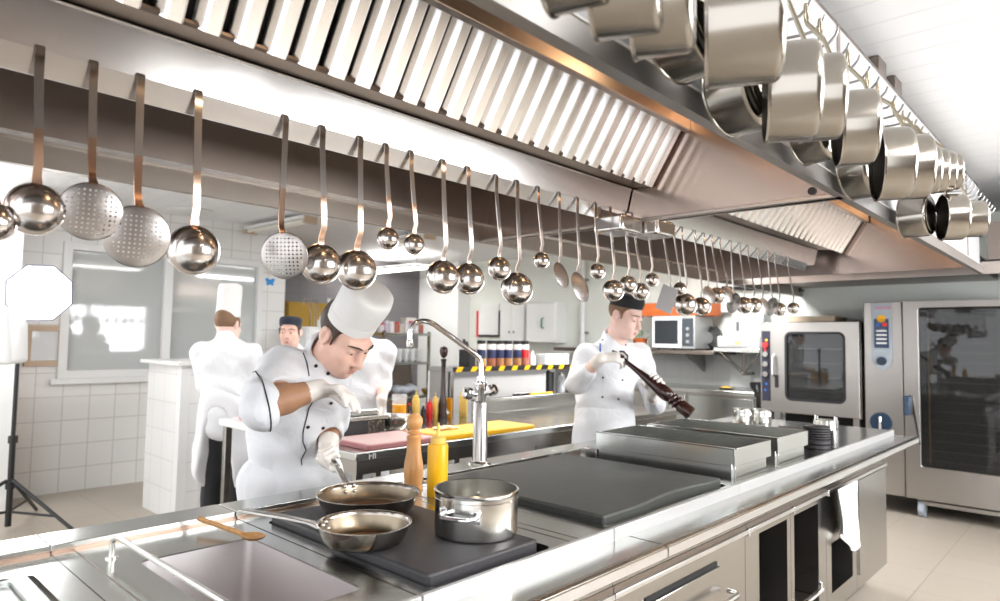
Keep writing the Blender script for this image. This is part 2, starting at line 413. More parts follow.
# low tiled partition with a white cap
p = structure('wall_partition', MB().box(2.04, 2.85, 5.18, 5.85, 0, 1.17), M['pillartile'], smooth=False)
q = MB().box(2.034, 2.04, 5.18, 5.85, 0, 1.17).build('wall_facing', M['pillartileY'], p, smooth=False)
MB().box(1.98, 2.90, 5.12, 5.90, 1.17, 1.20).build('cap', M['white'], p, bevel=0.006)
MB().box(2.028, 2.10, 5.174, 5.24, 0, 1.17).build('corner_bead', M['white'], p, bevel=0.004)

# ------------------------------------------------------------------ light: daylight from the open side behind the camera, added fill lamps, photographer's softbox
wd = bpy.data.worlds.new('world'); SC.world = wd; wd.use_nodes = True
wd.node_tree.nodes['Background'].inputs['Color'].default_value = (0.95, 0.97, 1.0, 1)
wd.node_tree.nodes['Background'].inputs['Strength'].default_value = 1.85
def area(name, loc, target, size, power, col=(1, 1, 1), sy=None):
    l = bpy.data.lights.new(name, 'AREA'); l.energy = power; l.color = col
    l.shape = 'RECTANGLE' if sy else 'SQUARE'; l.size = size
    if sy: l.size_y = sy
    o = bpy.data.objects.new(name, l); COL.objects.link(o); o.location = loc
    d = Vector(target)-Vector(loc); o.rotation_euler = d.to_track_quat('-Z', 'Y').to_euler()
    return o
SC.view_settings.view_transform = 'Standard'; SC.view_settings.look = 'None'; SC.view_settings.gamma = 1.0
SC.view_settings.use_curve_mapping = False
SC.view_settings.exposure = 0.66
SC.cycles.use_denoising = True
SC.cycles.max_bounces = 8; SC.cycles.diffuse_bounces = 4; SC.cycles.glossy_bounces = 5; SC.cycles.transparent_max_bounces = 10; SC.cycles.transmission_bounces = 4
SC.cycles.caustics_reflective = False; SC.cycles.caustics_refractive = False; SC.cycles.sample_clamp_indirect = 4.0

# ceiling tube lamps (real fixtures), then added fill lamps
M['tube'] = emit('lamp_glow', (1.0, 0.97, 0.92), 6.0)
M['tubeoff'] = plain('lamp_diffuser', (0.80, 0.78, 0.70), 0.4)
def tube_lamp(a, b, label, lit=True, power=40, group='ceiling tube lamps'):
    a = Vector(a); b = Vector(b); d = (b-a); L = d.length; mid = (a+b)/2
    t = thing('ceiling_lamp', (mid.x, mid.y, mid.z), label, 'lamp', group)
    Mx = frame_from((0, 0, 1), d)
    MB().obox(mid+Vector((0, 0, 0.045)), (L, 0.16, 0.03), Mx).build('housing', M['white'], t, bevel=0.006)
    for s in (-1, 1):
        off = Mx @ Vector((0, s*0.04, 0.012))
        MB().tube([a+off+d*0.03, b+off-d*0.03], 0.016, 12).build('tube', M['tube'] if lit else M['tubeoff'], t)
    for s in (a, b):
        MB().obox(s+Vector((0, 0, 0.02)), (0.03, 0.15, 0.07), Mx).build('end_cap', M['tan'] if not lit else M['white'], t, bevel=0.005)
    MB().tube([mid+Vector((0,0,0.05)), (mid.x, mid.y, CZ)], 0.012, 8).build('rod', M['steel'], t)
    if lit:
        o = area('tube_light', mid-Vector((0, 0, 0.03)), mid-Vector((0, 0, 1)), L, power, (1, 0.97, 0.93), sy=0.15)
        o.rotation_euler = (0, 0, math.atan2(d.y, d.x)); o.parent = None
        o.location = mid - Vector((0, 0, 0.03))
    return t

def fill_lamp(x, y, label, lx=1.2, ly=0.3, power=60):
    # added suspended lamp, filling in light upwards and downwards
    z = 2.38
    t = thing('added_fill_lamp', (x, y, z), label, 'lamp', None)
    MB().box(x-lx/2-0.02, x+lx/2+0.02, y-ly/2-0.02, y+ly/2+0.02, z+0.005, z+0.04).build('housing', M['white'], t, bevel=0.004)
    MB().box(x-lx/2, x+lx/2, y-ly/2, y+ly/2, z, z+0.005).build('lower_diffuser', M['tube'], t, smooth=False)
    MB().box(x-lx/2, x+lx/2, y-ly/2, y+ly/2, z+0.04, z+0.045).build('upper_diffuser', M['tube'], t, smooth=False)
    for s in (-0.4, 0.4):
        MB().tube([(x+s*lx if lx > ly else x, y+s*ly if ly > lx else y, z+0.04), (x+s*lx if lx > ly else x, y+s*ly if ly > lx else y, CZ)], 0.004, 6).build('wire', M['steel'], t)
    for up in (0, 1):
        l = bpy.data.lights.new('fill_light', 'AREA'); l.shape = 'RECTANGLE'; l.size = lx; l.size_y = ly; l.energy = power*(0.36 if up else 1.0); l.color = (0.97, 0.985, 1.0)
        o = bpy.data.objects.new('fill_light', l); COL.objects.link(o); o.location = (x, y, z+0.05 if up else z-0.004)
        if up: o.rotation_euler = (pi, 0, 0)
# added fill light placed at the unseen window of the right wall
l = bpy.data.lights.new('added_window_fill', 'AREA'); l.shape = 'RECTANGLE'; l.size = 3.5; l.size_y = 1.55; l.energy = 135; l.color = (0.96, 0.98, 1.0)
o = bpy.data.objects.new('added_window_fill', l); COL.objects.link(o); o.location = (3.8, -2.66, 1.65); o.rotation_euler = (pi/2, 0, 0)
fill_lamp(1.5, -0.7, 'added fill lamp over the right aisle, near the photographer', power=26)
fill_lamp(4.2, -0.7, 'added fill lamp over the right aisle, near the ovens', power=24)
fill_lamp(5.9, 7.6, 'added fill lamp in the far corner by the dark wall', 0.3, 1.2, power=8)
fill_lamp(5.2, 2.78, 'added fill lamp over the far end of the preparation counter', 1.4, 0.4, power=74)
fill_lamp(0.7, 6.2, 'added fill lamp near the pilaster and the window', 0.3, 1.0, power=6)
fill_lamp(2.9, 2.82, 'added fill lamp over the near half of the preparation counter', 1.4, 0.4, power=8)
tube_lamp((3.30, 6.75, 2.5), (3.34, 5.63, 2.5), 'twin tube lamp under the ceiling by the window wall', lit=False)
tube_lamp((4.74, 6.3, 2.5), (4.70, 5.46, 2.5), 'twin tube lamp under the ceiling before the dark wall', lit=False)
# ------------------------------------------------------------------ island hood
HZ = 1.9; YR, YL, YS = 0.66, 2.40, 1.51
HX0, HXD, HX1 = -1.0, 2.41, 5.0
hood = thing('extractor_hood', (2.0, 1.53, HZ), 'long stainless steel extractor hood hanging over the cooking island', 'extractor hood')
def hood_spine(x0, x1, name='spine'):
    s = MB()
    prof = [(1.512, 1.945), (1.512, 1.95), (1.488, 2.052), (1.44, 2.04), (1.395, 2.035), (1.395, 2.025), (1.45, 2.026), (1.530, 1.945)]
    # centre channel: fascia, gutter lip, mirrored on the other side
    full = [(1.511,1.947),(1.488,2.040),(1.395,2.041),(1.388,2.046),(1.388,2.052),(1.395,2.055),(1.50,2.075),
            (1.56,2.075),(1.665,2.055),(1.672,2.052),(1.672,2.046),(1.665,2.041),(1.572,2.040),(1.549,1.947)]
    s.prism(full, 'x', x0, x1)
    return s
for x0, x1 in ((HX0, HXD-0.02), (HXD+0.02, 4.75)):
    MB().prism([(1.511,1.947),(1.488,2.040),(1.484,2.044),(1.50,2.07),(1.56,2.07),(1.576,2.044),(1.572,2.040),(1.549,1.947)], 'x', x0, x1).build('spine', M['fascia'], hood, angle=25)
    for sg in (-1, 1):
        c = lambda y: 1.53+sg*y
        MB().prism([(c(.046),2.050),(c(.134),2.041),(c(.141),2.046),(c(.141),2.053),(c(.134),2.055),(c(.046),2.070)], 'x', x0, x1).build('gutter', M['gutter'], hood, angle=25)
# polished utensil rail strip under the gutter
for x0, x1 in ((HX0, HXD-0.20), (HXD+0.12, 4.62)):
    MB().prism([(1.528, HZ), (1.532, HZ), (1.532, 1.93), (1.546, 1.935), (1.546, 1.947), (1.509, 1.947)], 'x', x0, x1).build('rail', M['hoodpolish'], hood, smooth=False)
# two small junction boxes at the joint of the two modules
for x0, x1, y0 in ((2.215, 2.375, 1.44), (2.385, 2.53, 1.38)):
    MB().box(x0, x1, y0-0.02, y0+0.12, 1.842, 1.910).build('junction_box', M['hoodpolish'], hood, bevel=0.012, seg=3)
# baffle filter cassettes: bent channels side by side
def filt(x0, x1, n, side):
    # side -1: bank facing the photographer (y falls as it rises); +1: mirrored bank
    f = MB(); yb, zb, yt, zt = 1.400, 2.046, 1.12, 2.50
    if side > 0: yb, yt = 3.06-yb, 3.06-yt
    P = (x1-x0)/n; d = Vector((0, yt-yb, zt-zb)); nrm = Vector((0, -d.z, d.y)).normalized()
    if nrm.y*side < 0: nrm = -nrm
    nrm = nrm if side > 0 else nrm
    for i in range(n):
        a = x0+P*i
        sec = [(a+0.02*P, -0.01), (a+0.24*P, 0.018), (a+0.30*P, 0.022), (a+0.66*P, 0.022), (a+0.72*P, 0.018), (a+0.80*P, -0.004)]
        vs = []
        for base in (Vector((0, yb, zb)), Vector((0, yt, zt))):
            vs += [Vector((x, 0, 0)) + base + nrm*h for x, h in sec]
        k = len(sec); f.add(vs, [(j, j+1, k+j+1, k+j) for j in range(k-1)])
    return f
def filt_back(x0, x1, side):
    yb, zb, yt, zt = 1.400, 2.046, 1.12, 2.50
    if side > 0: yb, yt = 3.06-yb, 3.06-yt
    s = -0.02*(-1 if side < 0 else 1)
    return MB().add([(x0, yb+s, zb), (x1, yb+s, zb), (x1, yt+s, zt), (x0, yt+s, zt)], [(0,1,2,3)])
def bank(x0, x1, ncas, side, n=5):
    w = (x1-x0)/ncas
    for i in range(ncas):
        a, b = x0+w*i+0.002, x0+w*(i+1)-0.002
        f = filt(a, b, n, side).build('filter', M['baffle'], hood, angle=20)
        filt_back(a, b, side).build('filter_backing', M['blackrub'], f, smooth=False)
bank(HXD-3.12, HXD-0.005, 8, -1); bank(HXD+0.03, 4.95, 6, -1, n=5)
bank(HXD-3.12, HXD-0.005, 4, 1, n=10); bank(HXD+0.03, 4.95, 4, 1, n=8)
# frame bar across the filters
for x0, x1 in ((HX0, HXD-0.01), (HXD+0.01, 4.96)):
    MB().box(x0, x1, 1.222, 1.252, 2.243, 2.300).build('filter_bar', M['hood'], hood, bevel=0.004)
# outer skirts (lip at the bottom, panel above), roof and end plates
def skirt(y, sgn):
    t = 0.012
    MB().prism([(y, HZ), (y+sgn*0.03, HZ), (y+sgn*0.03, HZ+0.004), (y+sgn*t, HZ+0.004), (y+sgn*t, 1.952), (y, 1.952)], 'x', HX0, 5.5).build('skirt', M['skirt'], hood, smooth=False)
skirt(YR, 1)
MB().box(HX0, 5.5, YR+0.02, YR+0.032, 1.948, 2.50).build('side_panel', plain('pale_hood_side', (0.46, 0.46, 0.465), 0.45, 0.0), hood, smooth=False)
MB().prism([(YR-0.004, 1.951), (YR+0.03, 1.951), (YR+0.03, 1.957), (YR-0.002, 1.957)], 'x', HX0, 5.5).build('trim_edge', M['trimlit'], hood, smooth=False)
MB().box(HX0, 5.5, YL-0.03, YL, HZ, 1.99).build('skirt', M['lip'], hood, smooth=False)
MB().box(HX0, 5.5, YL-0.06, YL-0.03, 1.975, 1.995).build('trim_edge', M['hoodpolish'], hood, smooth=False)
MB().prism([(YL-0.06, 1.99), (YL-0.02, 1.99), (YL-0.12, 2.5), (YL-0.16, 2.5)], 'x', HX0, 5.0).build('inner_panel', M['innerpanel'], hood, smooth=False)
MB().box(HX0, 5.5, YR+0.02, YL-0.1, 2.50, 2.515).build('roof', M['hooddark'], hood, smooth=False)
def plate(x, mat, z0=HZ): return MB().box(x-0.012, x+0.012, YR+0.015, YL-0.03, z0, 2.5)
plate(HXD, M['hooddark']).build('divider', M['endsteel'], hood, smooth=False)
MB().box(HXD-0.03, HXD+0.03, YR+0.01, YL-0.02, HZ, HZ+0.014).build('divider_lip', M['hood'], hood, bevel=0.003)
plate(5.0, M['hooddark']).build('end_panel', M['endsteel'], hood, smooth=False)
for px, py in ((812, 191), (818, 181)):
    q = on(px, py, 0, HXD-0.014); MB().cyl(q, 0.014, 0.004, frame_from((-1, 0, 0))).build('bolt', M['black'], hood)
# pan hooks along the pale side panel
hooks = [1.10+0.1135*i for i in range(-4, 38)]
for x in hooks:
    b = Vector((x-0.02, YR+0.02, 2.265))
    path = [b, b+Vector((0.012, -0.055, 0.0)), b+Vector((0.022, -0.085, 0.006)), b+Vector((0.027, -0.105, 0.028)), b+Vector((0.028, -0.112, 0.045))]
    MB().tube(path, 0.0042, 8).build('hook', M['hookmetal'], hood)
# hangers between the hood roof and the ceiling
for x in (3.0, 3.27):
    MB().box(x, x+0.12, YR+0.03, YR+0.16, 2.515, CZ).build('hanger', M['hooddark'], hood, bevel=0.004)
# small warm lamps under the hood roof
M['warmlamp'] = emit('warm_hood_lamp', (1.0, 0.62, 0.30), 5.0)
for x in (0.9, 2.0, 3.3, 4.5):
    lb = MB().lathe([(0.05, 0.0), (0.045, -0.03), (0.03, -0.045), (0, -0.05)][::-1], (x, 0.90, 2.498), None, 20).build('hood_lamp', M['warmlamp'], hood)
    MB().lathe([(0.058, 0.0), (0.058, -0.012), (0.05, -0.012), (0.05, 0.0)], (x, 0.90, 2.4985), None, 20).build('lamp_ring', M['steel'], lb)
    l = bpy.data.lights.new('hood_light', 'POINT'); l.energy = 1.7; l.color = (1.0, 0.66, 0.38); l.shadow_soft_size = 0.04
    o = bpy.data.objects.new('hood_light', l); COL.objects.link(o); o.location = (x, 0.90, 2.40)
duct = thing('cable_tray', (4.6, 0.85, 2.55), 'dark grey cable tray running under the ceiling beside the hood', 'cable tray')
MB().box(3.75, 5.4, 0.80, 0.92, 2.545, 2.56).box(3.75, 5.4, 0.80, 0.81, 2.545, CZ).box(3.75, 5.4, 0.91, 0.92, 2.545, CZ).build('channel', M['hooddark'], duct, smooth=False)

# ------------------------------------------------------------------ hood over the ovens at the back
bh = thing('oven_hood', (6.3, 0.9, HZ), 'broad brown-grey steel hood over the wall ovens', 'extractor hood')
MB().box(5.5, 5.515, -1.5, 2.42, HZ, 1.995).box(5.5, 5.56, -1.5, 2.42, 1.983, 1.995).build('skirt', M['hood'], bh, smooth=False)
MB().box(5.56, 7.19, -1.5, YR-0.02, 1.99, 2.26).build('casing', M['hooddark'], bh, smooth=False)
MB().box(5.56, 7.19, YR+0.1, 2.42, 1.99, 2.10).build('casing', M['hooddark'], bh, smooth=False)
MB().box(5.52, 7.19, 2.405, 2.42, HZ, 1.99).build('end_plate', M['hood'], bh, smooth=False)
# ------------------------------------------------------------------ cooking island
TZ = 0.90; LZ = 0.87
Y0, YSTEP, YB = 0.88, 1.012, 1.905
def unit_top(name, x0, x1, label, cat, hole=None, z=TZ):
    t = thing(name, ((x0+x1)/2, 1.45, 0.83), label, cat)
    b = MB()
    if hole:
        hx0, hx1, hy0, hy1 = hole
        n = 5
        inner = rrect(hx0, hx1, hy0, hy1, 0.022, n)
        # outer polygon with the same count: project corners
        outer = []
        for (u, v) in inner:
            cu = x1 if u > (hx0+hx1)/2 else x0; cv = 1.79 if v > (hy0+hy1)/2 else YSTEP
            outer.append((cu, cv))
        b.ring(outer, inner, 'z', z-0.05, z)
    else:
        b.box(x0, x1, YSTEP, 1.79, z-0.05, z)
    b.build('worktop', M['top'], t, smooth=False)
    r = MB().box(x0, x1, 1.79, YB, z-0.05, z+0.018); r.build('rear_rim', M['top'], t, bevel=0.0015)
    MB().box(x0, x1, 1.784, 1.7895, z, z+0.006).build('warm_reflection_strip', M['warmreflect'], t, smooth=False)  # coloured strip painting in a warm reflection
    MB().box(x0, x1, YSTEP-0.012, YSTEP, LZ-0.02, z+0.004).build('step_rail', M['stepface'], t, bevel=0.0015)
    return t
# far-left unit with a slotted drip lid
u0 = unit_top('drain_unit', -0.75, 0.43, 'steel worktop unit with a slotted drain lid, near end of the island', 'worktop unit', hole=(-0.5, 0.372, 1.07, 1.668))
MB().box(-0.5, 0.372, 1.07, 1.668, 0.86, 0.872).build('tray', M['hooddark'], u0, smooth=False)
lid = MB().ring(rrect(-0.47, 0.352, 1.1, 1.650, 0.03), rrect(-0.44, 0.322, 1.13, 1.620, 0.02), 'z', 0.872, 0.915)
yy = 1.13
lid.box(-0.44, 0.322, 1.13, 1.620, 0.872, 0.905)
l = lid.build('lid', M['top'], u0, bevel=0.004)
for y in (1.565, 1.50, 1.43):
    MB().box(-0.30, 0.27, y-0.006, y+0.006, 0.9051, 0.9062).build('slot', M['blackrub'], l, smooth=False)
# sink unit
u1 = unit_top('sink_unit', 0.432, 0.862, 'steel worktop unit with a deep empty sink at the bottom left', 'sink', hole=(0.552, 0.812, 1.12, 1.60))
bas = MB(); zb = 0.66
o1 = rrect(0.552, 0.812, 1.12, 1.60, 0.022); o2 = rrect(0.562, 0.802, 1.13, 1.59, 0.022)
n = len(o1)
bas.add([(x, y, TZ-0.004) for x, y in o1] + [(x, y, zb) for x, y in o2], [(i, n+i, n+(i+1) % n, (i+1) % n) for i in range(n)] + [tuple(range(n, 2*n))])
bas.build('basin', M['panin'], u1, angle=50)
MB().lathe([(0.045, 0), (0.045, 0.004), (0.03, 0.004), (0.028, 0.001), (0, 0.001)], (0.68, 1.36, zb+0.0005)).build('drain', M['chrome'], u1)
MB().box(0.474, 0.478, YSTEP, 1.79, TZ, TZ+0.0008).build('seam', M['hooddark'], u1, smooth=False)
hb = [(0.520, 1.665, TZ), (0.520, 1.665, 0.935), (0.522, 1.655, 0.945), (0.524, 1.63, 0.948), (0.53, 1.10, 0.948), (0.53, 1.08, 0.945), (0.53, 1.07, 0.935), (0.53, 1.07, TZ)]
MB().tube(hb, 0.0062, 12).build('grab_bar', M['pot'], u1)
for x, y in ((0.520, 1.665), (0.53, 1.07)): MB().cyl((x, y, TZ), 0.013, 0.004).build('bar_flange', M['pot'], u1)
# cast iron cooktop unit
u2 = unit_top('cooktop_unit', 0.866, 1.528, 'steel worktop unit with a square black cast-iron hotplate', 'cooktop', hole=(0.905, 1.294, 1.022, 1.70))
MB().box(0.905, 1.294, 1.022, 1.70, 0.855, 0.865).build('tray', M['blackrub'], u2, smooth=False)
MB().prism(rrect(0.912, 1.264, 1.042, 1.690, 0.012), 'z', 0.865, 0.921).build('hotplate', M['castiron'], u2, bevel=0.006)
MB().cyl((1.16, 1.42, 0.9215), 0.008, 0.0008).build('plate_hole', M['blackrub'], u2)
for x in (1.36, 1.395, 1.50): MB().box(x, x+0.003, YSTEP, 1.79, TZ, TZ+0.0008).build('seam', M['hooddark'], u2, smooth=False)
# griddle unit
u3 = unit_top('griddle_unit', 1.532, 2.325, 'steel worktop unit with a wide smooth grey-green griddle plate', 'griddle', hole=(1.55, 2.30, 1.03, 1.755))
MB().box(1.55, 2.30, 1.03, 1.755, 0.86, 0.875).build('tray', M['hooddark'], u3, smooth=False)
# plate whose front edge waves slightly
g = MB(); N = 24; vs = []
top = []; bot = []
for i in range(N+1):
    x = 1.556+(2.294-1.556)*i/N
    y = 1.052 + 0.022*max(0, sin((i/N-0.28)*pi*1.6)) if i/N > 0.28 else 1.052
    top.append((x, y))
poly = top + [(2.294, 1.742), (1.556, 1.742)]
g.prism(poly, 'z', 0.875, 0.922)
g.build('griddle_plate', M['griddle'], u3, bevel=0.008, seg=3)
# fryer unit with two splash guards
u4 = unit_top('fryer_unit', 2.328, 3.30, 'steel worktop unit carrying two tall folded splash guards', 'worktop unit')
def guard(x0, x1, y0, y1, side_z):
    h = MB(); t = 0.004; zn = 0.955
    # facing panel with a notch at the far end
    h.box(x0, x0+t, y0, y1, zn, 1.02).box(x0+0.008, x0+0.012, y0, y1-0.012, TZ, zn+0.01)
    h.box(x0, x0+0.02, y0, y1, 1.015, 1.02)
    # side blade towards the front ledge, lower half stepped in
    h.box(x0, x1, y0, y0+t, zn, 1.02).box(x0-0.004, x1-0.03, y0+0.008, y0+0.012, TZ, zn+0.01)
    h.box(x0, x1, y1-t, y1, zn, 1.02).box(x0+0.01, x1-0.03, y1-0.012, y1-0.008, TZ, zn+0.01)
    h.box(x1-t, x1, y0, y1, zn, 1.02)
    return h
guard(2.355, 2.70, 1.03, 1.635, 0).build('splash_guard', M['top'], u4, bevel=0.0015)
guard(2.77, 3.13, 1.03, 1.635, 0).build('splash_guard', M['top'], u4, bevel=0.0015)
MB().box(2.36, 2.42, 1.635, 1.72, TZ, 0.945).build('guard_foot', M['steel'], u4, bevel=0.003)
for x0, x1 in ((2.40, 2.68), (2.81, 3.11)):
    MB().box(x0, x1, 1.07, 1.60, TZ, 0.912).build('fryer_lid', M['steel'], u4, bevel=0.003)
# end unit
u5 = unit_top('end_unit', 3.304, 4.53, 'plain steel worktop unit at the oven end of the island', 'worktop unit')
MB().box(3.50, 3.512, 1.03, 1.30, TZ, 0.985).build('end_guard', M['steel'], u5, bevel=0.003)
# front ledge in two lengths
def ledge(x0, x1, label):
    t = thing('front_ledge', ((x0+x1)/2, 0.95, LZ), label, 'ledge', None)
    prof = [(YSTEP-0.012, LZ), (Y0+0.012, LZ), (Y0+0.004, LZ-0.003), (Y0, LZ-0.010), (Y0, LZ-0.030), (Y0+0.006, LZ-0.036), (Y0+0.05, LZ-0.037), (Y0+0.05, LZ-0.044), (YSTEP-0.012, LZ-0.044)]
    MB().prism(prof, 'x', x0, x1).build('shelf', M['top'], t, angle=20)
    MB().prism([(Y0-0.001, LZ-0.006), (Y0+0.016, LZ+0.0012), (Y0+0.020, LZ+0.0012), (Y0+0.020, LZ-0.01), (Y0-0.001, LZ-0.028)], 'x', x0, x1).build('bullnose', M['rail'], t, angle=60)
    MB().box(x0+0.01, x1-0.01, Y0+0.05, YSTEP-0.012, LZ-0.062, LZ-0.046).build('underframe', M['hooddark'], t, smooth=False)
    return t
ledge(-0.75, 1.596, 'near length of the narrow steel ledge along the island front')
ledge(1.602, 4.56, 'far length of the narrow steel ledge along the island front')
# base cabinets
CY = 1.02; CZ0, CZ1 = 0.15, 0.806
def fx(px, py): return on(px, py, 1, CY)
def cabinet(x0, x1, label, opens=(), cat='cabinet', ztop=CZ1):
    t = thing('base_cabinet', ((x0+x1)/2, 1.4, 0), label, cat)
    b = MB()
    if opens:
        xs = x0
        for (a, c, z0, z1) in opens:
            b.box(xs, a, CY, CY+0.02, CZ0, ztop)
            b.box(a, c, CY, CY+0.02, z1, ztop).box(a, c, CY, CY+0.02, CZ0, z0)
            # inside of the niche
            b.box(a-0.004, a, CY+0.02, 1.75, z0, z1).box(c, c+0.004, CY+0.02, 1.75, z0, z1)
            b.box(a, c, CY+0.02, 1.75, z0-0.004, z0).box(a, c, CY+0.02, 1.75, z1, z1+0.004).box(a, c, 1.75, 1.754, z0, z1)
            xs = c
        b.box(xs, x1, CY, CY+0.02, CZ0, ztop)
        b.box(x0, x0+0.015, CY+0.02, 1.88, CZ0, ztop).box(x1-0.015, x1, CY+0.02, 1.88, CZ0, ztop)
        b.box(x0, x1, CY+0.02, 1.88, CZ0, CZ0+0.01).box(x0, x1, 1.87, 1.88, CZ0, ztop)
    else:
        b.box(x0, x1, CY, 1.88, CZ0, ztop)
    b.build('carcass', M['steel'], t, smooth=False)
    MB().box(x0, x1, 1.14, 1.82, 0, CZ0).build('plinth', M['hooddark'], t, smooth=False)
    if ztop > 0.7:
        MB().box(x0, x1, CY-0.003, CY, 0.724, 0.742).build('groove', M['hooddark'], t, smooth=False)
        MB().box(x0, x1, CY-0.010, CY, 0.708, 0.724).build('rail_strip', M['rail'], t, bevel=0.002)
    return t
xa = fx(745, 560).x
cab = cabinet(-0.7, 0.866, 'low closed steel base cabinet under the sink', ztop=0.64)
cab = cabinet(0.870, 1.552, 'plain closed steel base cabinet under the black hotplate')
cab = cabinet(1.556, xa, 'steel base cabinet with one drawer and a bowed handle')
za = fx(716, 565); dx1 = za.x; dz1 = za.z
dr = MB().box(1.72, dx1, CY-0.016, CY, 0.42, dz1).build('drawer', M['steel'], cab, bevel=0.003)
hA = fx(690, 601); hB = fx(724, 584)
hz = hB.z-0.015
MB().tube([(hA.x-0.03, CY-0.016, hz), (hA.x-0.03, CY-0.05, hz), (hA.x-0.01, CY-0.06, hz), (hB.x-0.03, CY-0.06, hz), (hB.x-0.01, CY-0.05, hz), (hB.x-0.01, CY-0.016, hz)], 0.009, 12).build('handle', M['chrome'], dr)
MB().box(1.72, dx1+0.002, CY-0.004, CY, dz1, dz1+0.012).build('groove', M['blackrub'], cab, smooth=False)
oa0, oa1 = fx(759, 540), fx(787, 526); ob0, ob1 = fx(794, 522), fx(818, 511); obb = fx(818, 580)
oc0, oc1 = fx(830, 552), fx(853, 540); ocb = fx(830, 592)
xb = (oa1.x+ob0.x)/2; xc = fx(826, 520).x; xd = fx(856, 520).x
za1 = 0.685
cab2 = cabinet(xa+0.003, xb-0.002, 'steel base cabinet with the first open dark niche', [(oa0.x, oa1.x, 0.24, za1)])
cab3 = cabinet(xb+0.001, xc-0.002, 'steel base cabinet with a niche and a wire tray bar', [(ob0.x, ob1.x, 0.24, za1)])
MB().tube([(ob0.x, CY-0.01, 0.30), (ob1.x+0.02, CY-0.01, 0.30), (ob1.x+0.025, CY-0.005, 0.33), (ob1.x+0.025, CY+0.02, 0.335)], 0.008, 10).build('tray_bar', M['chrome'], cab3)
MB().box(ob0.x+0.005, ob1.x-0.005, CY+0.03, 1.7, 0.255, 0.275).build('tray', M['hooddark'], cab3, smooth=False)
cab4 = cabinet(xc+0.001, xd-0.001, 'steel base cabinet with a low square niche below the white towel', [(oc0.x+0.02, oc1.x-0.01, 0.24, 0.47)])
cab5 = cabinet(xd+0.002, 4.40, 'plain steel end cabinet of the island', cat='cabinet')
MB().box(xd+0.03, 4.37, CY-0.008, CY, 0.22, 0.70).build('panel', M['steel'], cab5, smooth=False)
MB().box(4.44, 4.452, 1.06, 1.9, 0.25, 0.845).build('side_flap', M['steel'], cab5, smooth=False)
for i in (0, 1): MB().box(4.402, 4.412, 1.10+0.12*i, 1.18+0.12*i, 0.45, 0.55).build('socket', M['black'], cab5, bevel=0.004)
for c, xx in ((cab2, xa+0.003), (cab3, xb+0.001), (cab4, xc+0.001)):
    MB().box(xx+0.001, xx+0.012, CY-0.016, CY, 0.700, 0.730).build('bracket', M['chrome'], c, bevel=0.002)
# white towel hung over the cabinet rail
tw = MB(); a = fx(828, 495); W = 0.30; nx, nz = 22, 16
vs = []; fs = []
rr = random.Random(3)
for j in range(nz+1):
    for i in range(nx+1):
        u = i/nx; v = j/nz
        yoff = -0.045 - 0.018*sin(u*9+1.0)*v - 0.012*sin(u*21+v*3)*v
        drop = v*(0.20+0.09*(1-abs(u-0.72)*1.3) - 0.03*sin(u*7))
        x = a.x+W*(u*(1-0.12*v)) + 0.012*v
        vs.append((x, CY+yoff, 0.728-drop if v > 0 else 0.732))
for j in range(nz):
    for i in range(nx):
        p0 = j*(nx+1)+i; fs.append((p0, p0+1, p0+nx+2, p0+nx+1))
# short fold behind the rail top
k0 = len(vs)
tw.add(vs, fs)
tow = tw.build('towel', cloth('towel_cotton', (0.88, 0.90, 0.92), bump=0.003, scale=30), None, angle=180, solid=0.006)
tag(tow, 'white towel hung over the rail of the island cabinets', 'towel')
# ------------------------------------------------------------------ ladles, skimmers and turners hooked over the polished rail
M['necklight'] = steel('faint_reflection_steel', (0.55, 0.47, 0.42), 0.21, stretch=(10, 10, 2), amp=0.02)  # weaker painted reflection for handles further along the rail
M['neck'] = steel('reflection_tinted_steel', (0.62, 0.41, 0.30), 0.2, stretch=(10, 10, 2), amp=0.02)  # orange reflection on the lower handles, put into the steel colour
M['skim'] = perforated('perforated_steel', (0.40, 0.37, 0.355), 0.32, 105.0, hole=0.24, rad=0.049)
def strap_handle(root, x, z0, zb, w, y0, end, kink=0.03, dx=0.0, neck='neck'):
    # hook over the rail, straight strap, slight kink, meeting 'end'
    end = Vector(end)
    top = [Vector((x, 1.516, 1.9485)), Vector((x, 1.5155, 1.951)), Vector((x, 1.514, 1.9535)), Vector((x, 1.508, 1.9535)), Vector((x, y0, 1.948)), Vector((x, y0, 1.90))]
    kz = end.z+kink
    k = Vector((x+(end.x-x)*0.9, y0-0.004, kz))
    mid = top[-1].lerp(k, 0.62)
    MB().tube(top+[top[-1].lerp(mid, .5), mid], [1.0]*8, flat=(w, 0.003, (1, 0, 0))).build('handle', M['strap'], root, angle=50)
    MB().tube([mid, k, k.lerp(end, 0.55)+Vector((0, 0.004, 0)), end], [1.0, 0.9, 0.9, 1.1], flat=(w, 0.0035, (1, 0, 0))).build('handle_neck', M[neck], root, angle=50)
def vyaw(px):
    d = RW @ _ray((px, 280)); return -math.degrees(math.atan2(d.x, d.y))
def bowl_prof(R, depth):
    o = []; n = 10
    for i in range(n+1):
        a = (pi/2)*i/n; o.append((R*sin(a), -depth*cos(a)))
    o[0] = (0, -depth)
    o += [(R+0.0025, 0.0008), (R+0.0025, 0.0022), (R-0.001, 0.002)]
    for i in range(n, -1, -1):
        a = (pi/2)*i/n; o.append(((R-0.0022)*sin(a), -(depth-0.0022)*cos(a)))
    o[-1] = (0, -(depth-0.0022))
    return o
